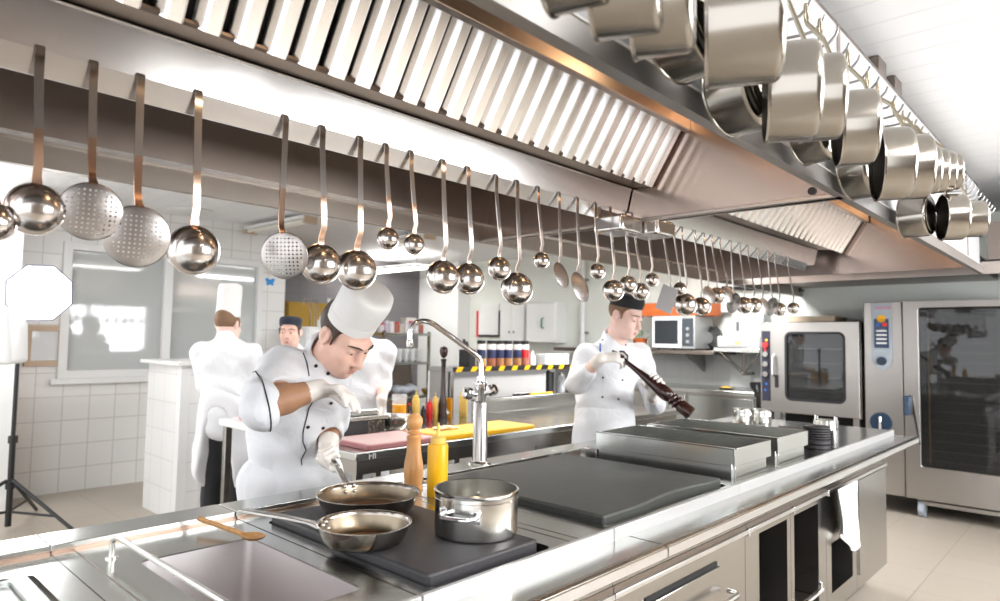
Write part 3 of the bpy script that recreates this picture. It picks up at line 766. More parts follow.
def ladle(px, hx, py, rpx, label, group='utensils on the hood rail', yaw=25, tilt=14, w=None, neck='neck'):
    c = on(px, py, 1, YS-0.005); dpt = (c-EYE).dot(FWD); R = rpx*dpt/FPX
    xh = on(hx, 66+0.248*hx, 1, YS).x
    w = w or (0.011+R*0.11)
    root = thing('ladle', (xh, YS, 1.90), label, 'ladle', group)
    A = Vector((-sin(radians(yaw))*cos(radians(tilt)), cos(radians(yaw))*cos(radians(tilt)), sin(radians(tilt))))   # way the bowl opens
    U = (Vector((0, 0, 1)) - A*A.z).normalized()
    C = Vector((c.x, YS-0.01, c.z)) + A*R*0.25
    MB().lathe(bowl_prof(R, R*0.86), C, frame_from(A, U), 32).build('bowl', M['ladle'], root, angle=60)
    strap_handle(root, xh, 1.9, 0, w, YS-0.006, C+U*(R+0.001)-A*0.002, kink=0.6*R+0.01, neck=neck)
    return root
def skimmer(px, hx, py, rpx, label, yaw=0, tilt=0, asp=1.0, w=None, neck='neck'):
    c = on(px, py, 1, YS-0.005); dpt = (c-EYE).dot(FWD); R = rpx*dpt/FPX
    xh = on(hx, 66+0.248*hx, 1, YS).x
    root = thing('skimmer', (xh, YS, 1.90), label, 'skimmer', 'utensils on the hood rail')
    A = Vector((-sin(radians(yaw))*cos(radians(tilt)), cos(radians(yaw))*cos(radians(tilt)), sin(radians(tilt))))
    U = (Vector((0, 0, 1)) - A*A.z).normalized()
    prof = [(R*i/8, -0.16*R*(1-(i/8)**2)) for i in range(9)] + [(R+0.002, 0.001)]
    d = MB().lathe(prof, (0, 0, 0), None, 40).build('disc', None, None, angle=60)
    d.data.materials.append(M['skim']); d.parent = root
    Mx = frame_from(A, U)
    C = Vector((c.x, YS-0.012, c.z))
    d.rotation_euler = Mx.to_euler(); d.location = C - Vector(root.location)
    d.scale = (1, asp, 1)
    md = d.modifiers.new('solid', 'SOLIDIFY'); md.thickness = 0.0015
    strap_handle(root, xh, 1.9, 0, w or (0.011+R*0.08), YS-0.006, C+U*R*0.98-A*0.002, kink=0.4*R+0.01, neck=neck)
    return root
ordn = ['first', 'second', 'third', 'fourth', 'fifth', 'sixth', 'seventh', 'eighth', 'ninth', 'tenth', 'eleventh', 'twelfth', 'thirteenth', 'fourteenth', 'fifteenth', 'sixteenth', 'seventeenth', 'eighteenth', 'nineteenth', 'twentieth', 'twenty-first', 'twenty-second']
near = [('L', -6, -12, 222, 18, 'large ladle hanging at the very left'), ('L', 35, 38, 209, 25, 'large round ladle'), ('S', 90, 92, 212, 28, 'broad perforated skimmer'), ('S', 136, 139, 237, 30, 'broadest perforated skimmer'),
        ('L', 193, 197, 250, 24, 'large round ladle'), ('S', 283, 284, 256, 23, 'perforated skimmer'), ('L', 321, 321, 263, 20, 'large ladle'),
        ('L', 357, 359, 269, 20, 'large ladle'), ('L', 388, 385, 238, 10.5, 'small sauce ladle'), ('L', 414, 410, 244, 10, 'small sauce ladle'),
        ('L', 443, 442, 276, 16.5, 'medium ladle'), ('L', 469, 467, 278, 15.5, 'medium ladle'), ('L', 499, 495, 268, 11.5, 'small ladle'), ('L', 517, 516, 288, 16, 'medium ladle'),
        ('L', 541, 537, 260, 7.8, 'very small ladle'), ('S', 560, 558, 275, 13, 'oval perforated skimmer seen edge-on'), ('S', 579, 576, 287, 15.5, 'oval perforated skimmer seen edge-on'),
        ('L', 597, 594, 271, 7.5, 'very small ladle'), ('L', 613, 609, 290, 10.5, 'deep ladle before the black cap'), ('L', 628, 624, 284, 8.5, 'ladle before the black cap'), ('L', 640, 632, 291, 8.5, 'ladle before the black cap'),
        ('L', 651.5, 647, 279.5, 6.5, 'very small ladle')]
for i, (k, px, hx, py, r, what) in enumerate(near):
    lab = '%s, %s utensil along the near hood rail' % (what, ordn[i])
    if k == 'L': ladle(px, hx, py, r, lab, yaw=vyaw(px)+(4 if i < 5 else 16), tilt=(4 if i < 5 else -6), neck='neck' if i < 10 else 'necklight')
    elif i < 5: skimmer(px, hx, py, r, lab, yaw=vyaw(px)+8, tilt=12)
    elif i == 5: skimmer(px, hx, py, r, lab, yaw=vyaw(px)-20, tilt=14)
    else: skimmer(px, hx, py, r, lab, yaw=vyaw(px)+60, tilt=-16, neck='necklight')
# slotted turner
c = on(667, 300, 1, YS); xh = on(662, 235, 1, YS).x
tn = thing('turner', (xh, YS, 1.9), 'flat steel turner, first utensil along the far hood rail', 'turner', 'utensils on the hood rail')
bt = on(669, 287, 1, YS); bb = on(661, 311, 1, YS)
Mx = frame_from((bt-bb).normalized(), Vector((0.75, -0.65, 0)))
MB().obox((bt+bb)/2+Vector((0, -0.01, 0)), (0.075, 0.0025, (bt-bb).length), Mx).build('blade', plain('dull_grey_blade', (0.42, 0.41, 0.41), 0.4, 0.35), tn, bevel=0.001)
strap_handle(tn, xh, 1.9, 0, 0.014, YS-0.006, bt+Vector((0, -0.008, 0)), kink=0.03, neck='strap')
far = [('L', 679.5, 673, 288.5, 6.2, 'small ladle'), ('L', 685, 681, 304, 11, 'large ladle'), ('L', 701, 694, 306, 9, 'medium ladle'), ('S', 708, 703, 295, 9, 'skimmer seen edge-on'),
       ('L', 717, 711, 295, 7.8, 'medium ladle'), ('S', 727, 719, 294.5, 8.5, 'skimmer seen edge-on'), ('S', 732, 730, 303, 10, 'large skimmer seen edge-on'), ('L', 744, 739, 305, 8.2, 'medium ladle'),
       ('L', 754, 747, 305, 7.5, 'medium ladle'), ('S', 763, 757, 306, 8, 'skimmer seen edge-on'), ('S', 770.5, 767, 306.5, 9, 'skimmer seen edge-on'), ('L', 779, 774, 309, 6.5, 'small ladle'), ('L', 793, 787, 308, 5.5, 'small ladle at the end of the rail')]
for i, (k, px, hx, py, r, what) in enumerate(far):
    lab = '%s, %s utensil along the far hood rail' % (what, ordn[i+1])
    if k == 'L': ladle(px, hx, py, r, lab, yaw=vyaw(px)+12, tilt=-6, w=0.013, neck='strap')
    else: skimmer(px, hx, py, r, lab, yaw=vyaw(px)+(52 if i % 2 else -52), tilt=-12, w=0.013, neck='strap')

# ------------------------------------------------------------------ saucepans hung on the pale side of the hood
M['panhandle'] = steel('golden_pan_handle', (0.36, 0.315, 0.225), 0.2, stretch=(10, 10, 2), amp=0.02)
def saucepan(c, R, D, yaw, lean, label, hx=None, handle=True, lid=False):
    # c centre of the pan, opening towards +Y turned by yaw
    c = Vector(c)
    root = thing('saucepan', tuple(c), label, 'saucepan', 'saucepans hung on the hood side')
    A = Vector((-sin(radians(yaw)), cos(radians(yaw)), sin(radians(lean)))).normalized()
    U = (Vector((0, 0, 1))-A*A.z).normalized(); Fm = frame_from(A, U)
    r = R*0.16; t = 0.0022
    prof = [(0, -D/2), (R-r, -D/2)]
    for i in range(1, 7):
        a = (pi/2)*i/6; prof.append((R-r+r*sin(a), -D/2+r-r*cos(a)))
    prof += [(R, D/2-0.006), (R+0.002, D/2-0.005), (R+0.003, D/2-0.001), (R+0.001, D/2), (R-t, D/2-0.001)]
    prof += [(R-t, -D/2+r), ]
    for i in range(5, -1, -1):
        a = (pi/2)*i/6; prof.append((R-r+(r-t)*sin(a), -D/2+r-(r-t)*cos(a)))
    prof.append((0, -D/2+t))
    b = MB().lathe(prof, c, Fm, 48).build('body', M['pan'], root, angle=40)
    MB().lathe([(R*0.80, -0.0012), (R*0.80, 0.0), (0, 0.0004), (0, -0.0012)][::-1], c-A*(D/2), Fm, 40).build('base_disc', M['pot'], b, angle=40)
    MB().lathe([(0, -D/2+0.0035), (R-r-0.004, -D/2+0.0035), (R-0.0045, -D/2+r+0.002), (R-0.0035, D/2-0.012)], c, Fm, 48).build('shaded_inside', M['panshade'], b, angle=40)  # dark sheet painting in the shade inside the pan
    if handle:
        hook = Vector((c.x+0.0 if hx is None else hx, 0.574, 2.285))
        rim = c+U*(R+0.002)+A*(D/2-0.02)
        d1 = rim.lerp(hook, 0.18)+Vector((0, -0.004, 0))
        path = [rim-U*0.01, d1, d1.lerp(hook, 0.5)+Vector((0, -0.003, 0)), hook+Vector((0, 0, -0.045))]
        hd = MB().tube(path, [1.5, 1.0, 0.85, 0.8], flat=(0.020, 0.006, U.cross(A)))
        # loop at the end of the handle
        n = 12; e = hook+Vector((0, 0, -0.02))
        hd.tube([e+Vector((0.011*cos(2*pi*i/n), 0, 0.026*sin(2*pi*i/n))) for i in range(n+1)], 0.0035, 8, cap=False)
        hd.build('handle', M['panhandle'], root, angle=50, bevel=0.001)
        for s in (-1, 1):
            MB().ell(rim-U*0.004+U.cross(A)*0.008*s+A*-0.006, 0.0045, seg=10, rings=6).build('rivet', M['chrome'], root)
    return root
pans = [  # px, py, height px, plane y, depth, yaw, what
 (577, -22, 62, .50, .08, 15, 'small one whose lower edge shows'),
 (627, -8, 86, .47, .09, 25, 'rounded pan with a dark opening'),
 (663, 2, 104, .46, .085, 25, 'shallow rounded pan'),
 (697, 22, 108, .56, .10, -8, 'pan turned to show its stepped base'),
 (743, 28, 112, .44, .12, 25, 'deep straight pan, the largest'),
 (749, 83, 98, .575, .10, -8, 'low-hung pan showing its base'),
 (791, 92, 97, .45, .095, 25, 'straight pan before its lower neighbours'),
 (821, 98, 84, .47, .085, 25, 'straight pan close behind its twin'),
 (819, 129, 66, .58, .09, -8, 'small low-hung pan'),
 (856, 128, 74, .46, .085, 25, 'pan with a wide dark opening'),
 (865, 164, 68, .585, .09, -8, 'low-hung pan showing its pale base'),
 (893, 164, 72, .46, .085, 25, 'pan beside a wide dark opening'),
 (915, 167, 64, .47, .08, 25, 'pan close behind its twin'),
 (929, 170, 48, .47, .06, 20, 'small pan in the packed far row'),
 (937, 171, 44, .47, .06, 20, 'small pan in the packed far row'),
 (945, 172, 40, .47, .06, 20, 'small pan in the packed far row'),
 (952, 172, 36, .47, .06, 20, 'small pan in the packed far row'),
 (917, 216, 42, .58, .10, -5, 'pale low pan behind the hood edge'),
 (953, 217, 46, .46, .08, 25, 'low pan near the end of the hood'),
 (974, 219, 36, .46, .08, 25, 'last low one beside the oven hood')]
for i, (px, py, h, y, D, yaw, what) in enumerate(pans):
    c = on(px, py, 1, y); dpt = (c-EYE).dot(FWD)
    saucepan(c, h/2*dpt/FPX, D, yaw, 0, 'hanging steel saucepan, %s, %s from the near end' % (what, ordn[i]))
# ------------------------------------------------------------------ things on the island
HPZ = 0.921
# stock pot on the hotplate
def stockpot(c, R, H, label, name='stockpot', hang=(0.3, -1.0), hh=0.72):
    t = thing(name, tuple(c), label, 'pot'); c = Vector(c)
    tk = 0.003
    prof = [(0, 0), (R-0.008, 0), (R-0.002, 0.003), (R, 0.010), (R, H-0.012), (R+0.002, H-0.010), (R+0.003, H-0.002), (R+0.001, H), (R-tk, H-0.001), (R-tk, 0.008), (0, 0.006)]
    MB().lathe(prof, c, None, 64).build('body', M['pot'], t, angle=40)
    MB().lathe([(R+0.0006, H*0.80), (R+0.0012, H*0.805), (R+0.0012, H*0.815), (R+0.0006, H*0.82)], c, None, 64).build('bead', M['chrome'], t)
    for s in (1, -1):
        d = Vector((hang[0], hang[1], 0)).normalized()*s; w = Vector((-d.y, d.x, 0)); z = Vector((0, 0, H*hh)); L = R*0.42
        dR = lambda q: d*math.sqrt(R*R-q*q)
        p = [c+z+dR(L)+w*L, c+z+dR(L)+w*L+d*0.018, c+z+dR(L*.75)+w*L*0.75+d*0.030, c+z+d*(R+0.028), c+z+dR(L*.75)-w*L*0.75+d*0.030, c+z+dR(L)-w*L+d*0.018, c+z+dR(L)-w*L]
        h = MB().tube(p, 0.0055, 10)
        hb = h.build('handle', M['chrome'], t)
        for q in (L, -L):
            MB().obox(c+z+dR(q)+w*q+d*0.001, (0.02, 0.006, 0.03), frame_from((0, 0, 1), w)).build('lug', M['chrome'], hb, bevel=0.002)
    return t
pc = on(476, 532, 2, HPZ)
dp = (pc-EYE).dot(FWD); Rp = 41.5*dp/FPX
rimz = None
# height from the rim centre seen at y=487
best = min(((abs((lambda q: 300.5 + FPX*(-(q-EYE).dot(UPV))/((q-EYE).dot(FWD)))(pc+Vector((0, 0, h)))-487), h) for h in [0.08+0.001*i for i in range(80)]))[1]
stockpot(pc, Rp, best, 'polished steel stockpot with loop handles on the black hotplate', hang=(-0.93, -0.36), hh=0.56)
def frypan(rimpx, hw, H, label, hdir=None, hlen=0.22, rise=0.06):
    rz = HPZ+H
    rc = on(rimpx[0], rimpx[1], 2, rz); dpt = (rc-EYE).dot(FWD); R = hw*dpt/FPX
    c = Vector((rc.x, rc.y, HPZ)); Rb = R*0.76
    t = thing('frying_pan', tuple(c), label, 'frying pan', 'frying pans on the hotplate')
    prof = [(0, 0), (Rb-0.006, 0)]
    for i in range(0, 9):
        u = i/8; prof.append((Rb+(R-Rb)*(u**0.75), H*(u**1.5)))
    prof += [(R+0.004, H+0.001), (R+0.004, H+0.0025), (R-0.001, H+0.002)]
    for i in range(8, -1, -1):
        u = i/8; prof.append((Rb-0.003+(R-Rb)*(u**0.75), 0.003+(H-0.003)*(u**1.5)))
    prof.append((0, 0.003))
    MB().lathe(prof, c, None, 64).build('body', M['pan'], t, angle=50)
    inn = [(0, 0.0036), (Rb-0.006, 0.0036)]
    for i in range(0, 9):
        u = i/8; inn.append((Rb-0.0038+(R-Rb)*(u**0.75), 0.0036+(H-0.0036)*(u**1.5)))
    MB().lathe(inn[:-1], c, None, 64).build('inner_face', M['fryinner'], t, angle=50)
    MB().lathe([(0, 0.0045), (Rb*0.80, 0.0045), (Rb*0.95, 0.004), (Rb*0.97, 0.0032)], c, None, 48).build('sauce_film', M['sauce'], t)
    d = Vector(hdir).normalized(); w = Vector((-d.y, d.x, 0))
    a = c+d*(R-0.004)+Vector((0, 0, H-0.010))
    path = [a, a+d*0.03+Vector((0, 0, 0.010)), a+d*(hlen*0.45)+Vector((0, 0, rise*0.6)), a+d*hlen*0.92+Vector((0, 0, rise)), a+d*hlen+Vector((0, 0, rise))]
    MB().tube(path, [1.7, 1.0, 0.95, 1.15, 0.8], flat=(0.020, 0.008, w)).build('handle', M['pot'], t, bevel=0.002, angle=60)
    for s in (-1, 1):
        for z in (0.012, 0.026):
            MB().ell(c+d*(R-0.014-(0.026-z)*0.35)+w*s*0.014+Vector((0, 0, H-0.004-0.026+z)), 0.005, seg=10, rings=6).build('rivet', M['chrome'], t)
    return t, c, R, a
p1 = on(270, 507, 2, 1.0); r1 = on(364.5, 522.5, 2, HPZ+0.045)
frypan((364.5, 522.5), 45.5, 0.045, 'front steel frying pan with a free handle and brown sauce inside', (p1.x-r1.x, p1.y-r1.y, 0), hlen=0.19, rise=0.035)
HANDC = pt(319, 463, 2.16)
r2 = on(368.5, 493, 2, HPZ+0.047)
PAN2 = frypan((368.5, 493), 50.5, 0.047, 'rear steel frying pan whose handle the chef holds', (HANDC.x-r2.x, HANDC.y-r2.y, 0), hlen=0.20, rise=0.075)
# beech pepper mill
gb = on(413, 489, 2, TZ)
gm = thing('pepper_mill', tuple(gb), 'light beech pepper mill on the island between pan and squeeze bottle', 'pepper mill')
MB().lathe([(0, 0), (0.032, 0), (0.033, 0.006), (0.029, 0.012), (0.030, 0.03), (0.033, 0.055), (0.031, 0.085), (0.025, 0.12), (0.0225, 0.15), (0.024, 0.165), (0.026, 0.172), (0.022, 0.178), (0, 0.178)], gb, None, 32).build('body', M['beech'], gm)
MB().lathe([(0, 0.178), (0.016, 0.178), (0.016, 0.182), (0.024, 0.185), (0.0245, 0.190), (0.015, 0.194), (0.014, 0.197), (0.0215, 0.203), (0.0265, 0.213), (0.028, 0.223), (0.0262, 0.234), (0.020, 0.244), (0.010, 0.2505), (0, 0.252)], gb, None, 32).build('head', M['beech'], gm)
# squeeze bottles
def squeeze(c, R, H, label, mat='yellow', name='squeeze_bottle', group='squeeze bottles'):
    c = Vector(c); t = thing(name, tuple(c), label, 'squeeze bottle', group)
    hb = H*0.72
    MB().lathe([(0, 0), (R*0.92, 0), (R, 0.006), (R, hb*0.94), (R*0.93, hb*0.985), (R*0.7, hb), (0, hb)], c, None, 28).build('body', M[mat], t)
    cp = MB().lathe([(R*0.72, hb), (R*0.74, hb+0.004), (R*0.74, hb+H*0.075), (R*0.66, hb+H*0.085), (R*0.22, hb+H*0.10), (R*0.17, hb+H*0.16), (R*0.09, H), (0, H)], c, None, 24)
    cp.build('nozzle_cap', M[mat if mat != 'yellow' else 'yellowpale'], t)
    return t
squeeze(on(437, 496, 2, TZ), 0.033, 0.232, 'tall yellow squeeze bottle standing on the island behind the stockpot')
# wooden spoon across the rear rim and the sink corner
sa = on(199, 521, 2, 0.922); sb = on(247, 538, 2, 0.906)
sp = thing('wooden_spoon', tuple((sa+sb)/2), 'brown wooden spoon lying across the rear rim by the sink corner', 'spoon')
d = (sb-sa).normalized()
MB().tube([sa+Vector((0, 0, .006)), sa.lerp(sb, 0.5)+Vector((0, 0, .006)), sa.lerp(sb, 0.85)+Vector((0, 0, .006)), sb+d*-0.01+Vector((0, 0, .004))], [0.0065, 0.0065, 0.006, 0.007], 10).build('handle', M['spoonwood'], sp)
Mx = frame_from((0, 0, 1), d)
prof = [(0, -0.010), (0.5, -0.0085), (0.85, -0.004), (1.0, 0.001), (0.93, 0.002), (0.75, -0.0015), (0.4, -0.004), (0, -0.005)]
bw = MB().lathe([(r*0.026, z) for r, z in prof], (0, 0, 0), None, 28)
bw.v = [sb+d*0.02+Vector((0, 0, 0.010))+Mx @ Vector((v.x*1.35, v.y, v.z)) for v in bw.v]
bw.build('bowl', M['spoonwood'], sp, angle=60)
# pot filler tap on its steel column
fb = on(480, 468, 2, 0.918); fb = Vector((fb.x, 1.845, 0.918)); fb.x = on(480, 440, 1, 1.845).x
tp = thing('pot_filler_tap', tuple(fb), 'chrome swan-neck tap on a thick steel column behind the stockpot', 'tap')
MB().lathe([(0, 0), (0.045, 0), (0.045, 0.006), (0.030, 0.010), (0.0285, 0.014), (0.0285, 0.236), (0.026, 0.240), (0, 0.240)], fb, None, 32).build('column', M['steel'], tp)
vz = 0.240
MB().lathe([(0.020, vz), (0.022, vz+0.004), (0.022, vz+0.05), (0.025, vz+0.055), (0.025, vz+0.075), (0.019, vz+0.08), (0.017, vz+0.10), (0.0, vz+0.10)], fb, None, 28).build('valve_body', M['chrome'], tp)
for s, ang in ((-1, 200), (1, 20)):
    dirv = (RIGHT*s*0.85 - FWD*0.35).normalized(); dirv = (dirv + Vector((0, 0, 0.45 if s > 0 else 0.18))).normalized()
    st = fb+Vector((0, 0, vz+0.025))
    v = MB().cyl(st, 0.011, 0.035, frame_from(dirv)).build('valve', M['chrome'], tp)
    hm = MB().lathe([(0, 0), (0.014, 0), (0.022, 0.006), (0.024, 0.014), (0.022, 0.034), (0.016, 0.040), (0, 0.041)], st+dirv*0.033, frame_from(dirv), 12)
    hm.build('valve_knob', M['chrome'], v, angle=20)
sd = (Vector((-0.90, 0.43, 0))).normalized(); z = Vector((0, 0, 1)); b = fb+z*(vz+0.09)
pp = [b, b+z*0.035] + bez(b+z*0.035, b+z*0.072, b+z*0.078+sd*0.004, b+z*0.100+sd*0.032, 6)[1:] + [b+z*0.208+sd*0.195]
pp += bez(pp[-1], pp[-1]+sd*0.055+z*0.032, pp[-1]+sd*0.105+z*0.004, pp[-1]+sd*0.095-z*0.060, 8)[1:]
MB().tube(pp, 0.0105, 14).build('spout', M['chrome'], tp)
e = pp[-1]
MB().lathe([(0.010, 0.0), (0.0135, -0.003), (0.0135, -0.024), (0.012, -0.028), (0, -0.028)][::-1], e, None, 20).build('aerator', M['chrome'], tp)
# black iron plates stacked by the ledge, and small pans at the far end
pb = on(817, 448, 2, TZ)
for i in range(2):
    t = MB().lathe([(0, 0), (0.055, 0), (0.06, 0.004), (0.06, 0.018), (0.052, 0.021), (0, 0.021)], pb+Vector((0, 0, 0.022*i)), None, 32).build('iron_plate', M['castiron'])
    tag(t, 'thick black iron plate, %s of the stack by the splash guard' % ['bottom', 'second'][i], 'iron plate', 'stacked iron plates')
for i in range(5):
    t = MB().lathe([(0, 0), (0.056, 0), (0.062, 0.003), (0.062, 0.009), (0.054, 0.0115), (0, 0.0115)], pb+Vector((0.03, 0.01, 0.044+0.0122*i)), None, 32).build('iron_plate', M['castiron'])
    tag(t, 'thin black iron plate, %s from the top of the stack by the splash guard' % ordn[4-i], 'iron plate', 'stacked iron plates')
for i, (px, py) in enumerate(((742.5, 422), (762, 423))):
    c = Vector(on(px, py, 2, TZ)); c.z = TZ
    stockpot(c, 0.056, 0.088, ['small shiny pot behind the splash guards, beside its twin', 'small shiny pot behind the splash guards, nearer the wide oven'][i], name='small_pot', hang=(0.7, 0.7))
c = on(826, 428, 2, TZ)
lp = thing('small_pan', tuple(c), 'small steel pan with bright loop handles at the island end', 'pan')
MB().lathe([(0, 0), (0.066, 0), (0.07, 0.005), (0.07, 0.05), (0.067, 0.05), (0.067, 0.006), (0, 0.005)], c, None, 32).build('body', M['pot'], lp)
for s in (-1, 1):
    q = c+Vector((0.0, 0.055*s, 0.05)); MB().tube([q+Vector((-0.02, 0, 0)), q+Vector((-0.02, 0, 0.022)), q+Vector((0.02, 0, 0.022)), q+Vector((0.02, 0, 0))], 0.005, 8).build('handle', M['chrome'], lp)
# ------------------------------------------------------------------ preparation counter behind the chef
PY0, PY1 = 2.43, 3.20; PX0, PX1 = 1.70, 4.60
pcn = thing('prep_counter', ((PX0+PX1)/2, 2.87, 0), 'long steel preparation counter with cutting boards, behind the front chef', 'counter')
MB().box(PX0, PX1, PY0, PY1, 0.865, TZ).build('worktop', M['top'], pcn, bevel=0.004)
MB().box(PX0+0.02, PX1-0.02, PY0+0.02, PY1-0.02, 0.80, 0.865).build('apron_rail', M['steel'], pcn, smooth=False)
MB().box(3.15, PX1, PY1-0.03, PY1, TZ, 1.0).box(3.15, PX1, PY1-0.05, PY1, 0.985, 1.0).build('upstand', M['steel'], pcn, bevel=0.003)
for x in (PX0+0.05, PX0+0.02+0.62):
    for y in (PY0+0.06, PY1-0.06): MB().box(x-0.02, x+0.02, y-0.02, y+0.02, 0, 0.80).build('leg', M['steel'], pcn, bevel=0.002)
MB().box(PX0+0.03, PX0+0.68, PY0+0.05, PY1-0.05, 0.25, 0.27).build('under_shelf', M['hooddark'], pcn, bevel=0.002)
bxs = [2.46, 2.95, 3.5, 4.05, 4.56]
for a, b in zip(bxs[:-1], bxs[1:]):
    d = MB().box(a+0.004, b-0.004, PY0+0.03, PY1-0.02, 0.12, 0.798).build('cupboard', M['steel'], pcn, smooth=False)
    dd = MB().box(a+0.03, b-0.03, PY0+0.018, PY0+0.03, 0.18, 0.76).build('door', M['hood'], pcn, bevel=0.003)
    MB().box(a+0.08, a+0.22, PY0+0.006, PY0+0.018, 0.68, 0.72).build('handle', M['black'], dd, bevel=0.003)
# small white mark on the counter corner
mk = MB()
for i, (dx, dz, w, h) in enumerate(((0, 0, .004, .022), (.006, .012, .008, .004), (.02, 0, .004, .022), (.024, .018, .010, .004), (.032, .0, .004, .022))):
    mk.box(PX0+0.07+dx, PX0+0.07+dx+w, PY0-0.0012, PY0-0.0002, 0.868+dz, 0.868+dz+h)
mk.build('white_mark', M['white'], pcn, smooth=False)
# cutting boards
b = MB().prism(rrect(1.78, 2.205, 2.45, 2.77, 0.02), 'z', TZ, TZ+0.022).build('cutting_board', M['pinkboard'], None, bevel=0.003)
tag(b, 'pink cutting board with a pale face on the prep counter', 'cutting board', 'cutting boards')
MB().prism(rrect(1.80, 2.185, 2.47, 2.75, 0.02), 'z', TZ+0.022, TZ+0.0228).build('pale_face', M['pinktop'], b, smooth=False)
b = MB().prism(rrect(2.225, 2.93, 2.445, 2.73, 0.02), 'z', TZ, TZ+0.022).build('cutting_board', M['yellow'], None, bevel=0.003)
tag(b, 'yellow cutting board with food scraps on the prep counter', 'cutting board', 'cutting boards')
MB().prism(rrect(2.245, 2.91, 2.465, 2.71, 0.02), 'z', TZ+0.022, TZ+0.0228).build('pale_face', M['yellowpale'], b, smooth=False)
rr = random.Random(11)
pile = MB()
for i in range(26):
    a = rr.uniform(0, 6.28); r = rr.uniform(0, 0.07); c = Vector((2.40+r*cos(a), 2.62+r*sin(a)*0.8, TZ+0.0228+0.006+0.012*(1-r/0.07)))
    pile.ell(c, (rr.uniform(.012, .028), rr.uniform(.010, .02), 0.006), Matrix.Rotation(rr.uniform(0, 3), 3, 'Z'), 10, 6)
tag(pile.build('food_scraps', plain('pale_onion', (0.85, 0.72, 0.42), 0.5, vary=0.15), None), 'pale heap of sliced food on the yellow cutting board', 'food', None, 'stuff')
# mixing bowl, black container with steel lid
c = Vector((2.25, 2.875, TZ))
t = thing('mixing_bowl', tuple(c), 'small shiny steel mixing bowl behind the cutting boards', 'bowl')
MB().lathe([(0, 0), (0.045, 0), (0.065, 0.02), (0.082, 0.055), (0.088, 0.085), (0.092, 0.087), (0.092, 0.089), (0.086, 0.088), (0.080, 0.055), (0.063, 0.022), (0.044, 0.003), (0, 0.003)], c, None, 40).build('body', M['ladle'], t, angle=60)
MB().lathe([(0, 0.05), (0.076, 0.05)], c, None, 32).build('water', plain('bowl_water', (0.3, 0.25, 0.2), 0.1), t)
t = thing('black_container', (1.97, 2.9, TZ), 'long black container under a steel tray behind the pink board', 'container')
MB().prism(rrect(1.80, 2.14, 2.80, 3.02, 0.015), 'z', TZ, TZ+0.085).build('body', M['black'], t, bevel=0.004)
MB().box(1.78, 2.15, 2.79, 3.03, TZ+0.086, TZ+0.105).build('rim', M['steel'], t, bevel=0.004)
rr = random.Random(5); sp_ = MB()
for i in range(60): sp_.ell((rr.uniform(2.03, 2.13), 2.7985, TZ+rr.uniform(.01, .08)), 0.0016, seg=6, rings=4)
sp_.build('spilled_salt', plain('salt_grain', (0.75, 0.6, 0.35), 0.6), t)
t = thing('steel_tray', (1.97, 2.9, TZ+0.106), 'shallow steel tray lying on the black container', 'tray')
MB().prism(rrect(1.82, 2.12, 2.82, 3.01, 0.02), 'z', TZ+0.106, TZ+0.135).build('body', M['top'], t, bevel=0.008)
# bottles and containers in a row
def cyl_can(px, py, R, H, label, mat, name='container', clear=False, y=None):
    c = Vector((on(px, py, 1, 3.14).x, 3.14, TZ))
    t = thing(name, tuple(c), label, 'container')
    if clear:
        MB().lathe([(0, 0), (R*0.88, 0), (R*0.99, 0.004), (R*1.04, H*0.64), (0, H*0.64)], c, None, 24).build('contents', M[mat], t)
        MB().lathe([(R*1.03, H*0.65), (R*1.10, H), (R*1.12, H), (R*1.05, H*0.65)], c, None, 24).build('glass', M['jarglass'], t)
    else:
        MB().lathe([(0, 0), (R*0.92, 0), (R, 0.004), (R*1.02, H-0.006), (R*1.06, H-0.004), (R*1.06, H), (R, H), (R*0.97, H*0.7), (0, H*0.7)], c, None, 24).build('body', M[mat], t)
    return t
cyl_can(399, 421, 0.040, 0.17, 'clear measuring jug half full of orange sauce', 'orange', 'measuring_jug', True)
cyl_can(449, 421, 0.020, 0.125, 'orange ribbed beaker with a spoon between the yellow bottles', 'orange', 'beaker')
def row_bottle(px, R, H, label, mat='yellowpale'):
    return squeeze(Vector((on(px, 421, 1, 3.14).x, 3.14, TZ)), R, H*1.1, label, mat)
row_bottle(415.5, 0.023, 0.175, 'pale yellow squeeze bottle next to the measuring jug')
row_bottle(429, 0.020, 0.125, 'red squeeze bottle with a white label on the prep counter', 'red')
row_bottle(435, 0.018, 0.155, 'pale yellow squeeze bottle behind the red bottle')
row_bottle(441, 0.017, 0.13, 'slim yellow squeeze bottle beside the orange beaker')
row_bottle(463, 0.027, 0.18, 'pale yellow squeeze bottle left of the tap column')
for q, (px, m, R, H) in enumerate(((423, 'black', 0.016, 0.10), (409, 'darkwood', 0.015, 0.11))):
    c = on(px, 420, 1, 3.15); t = thing('sauce_bottle', (c.x, 3.15, TZ), ['dark sauce bottle beside the red squeeze bottle', 'dark brown sauce bottle behind the measuring jug'][q], 'bottle', 'dark sauce bottles')
    MB().lathe([(0, 0), (R, 0), (R, H*0.6), (R*0.45, H*0.78), (R*0.45, H*0.9), (0, H*0.9)], (c.x, 3.15, TZ), None, 20).build('body', M[m], t)
    MB().lathe([(R*0.55, H*0.9), (R*0.55, H), (0, H)], (c.x, 3.15, TZ), None, 16).build('cap', M['red'] if q else M['white'], t)
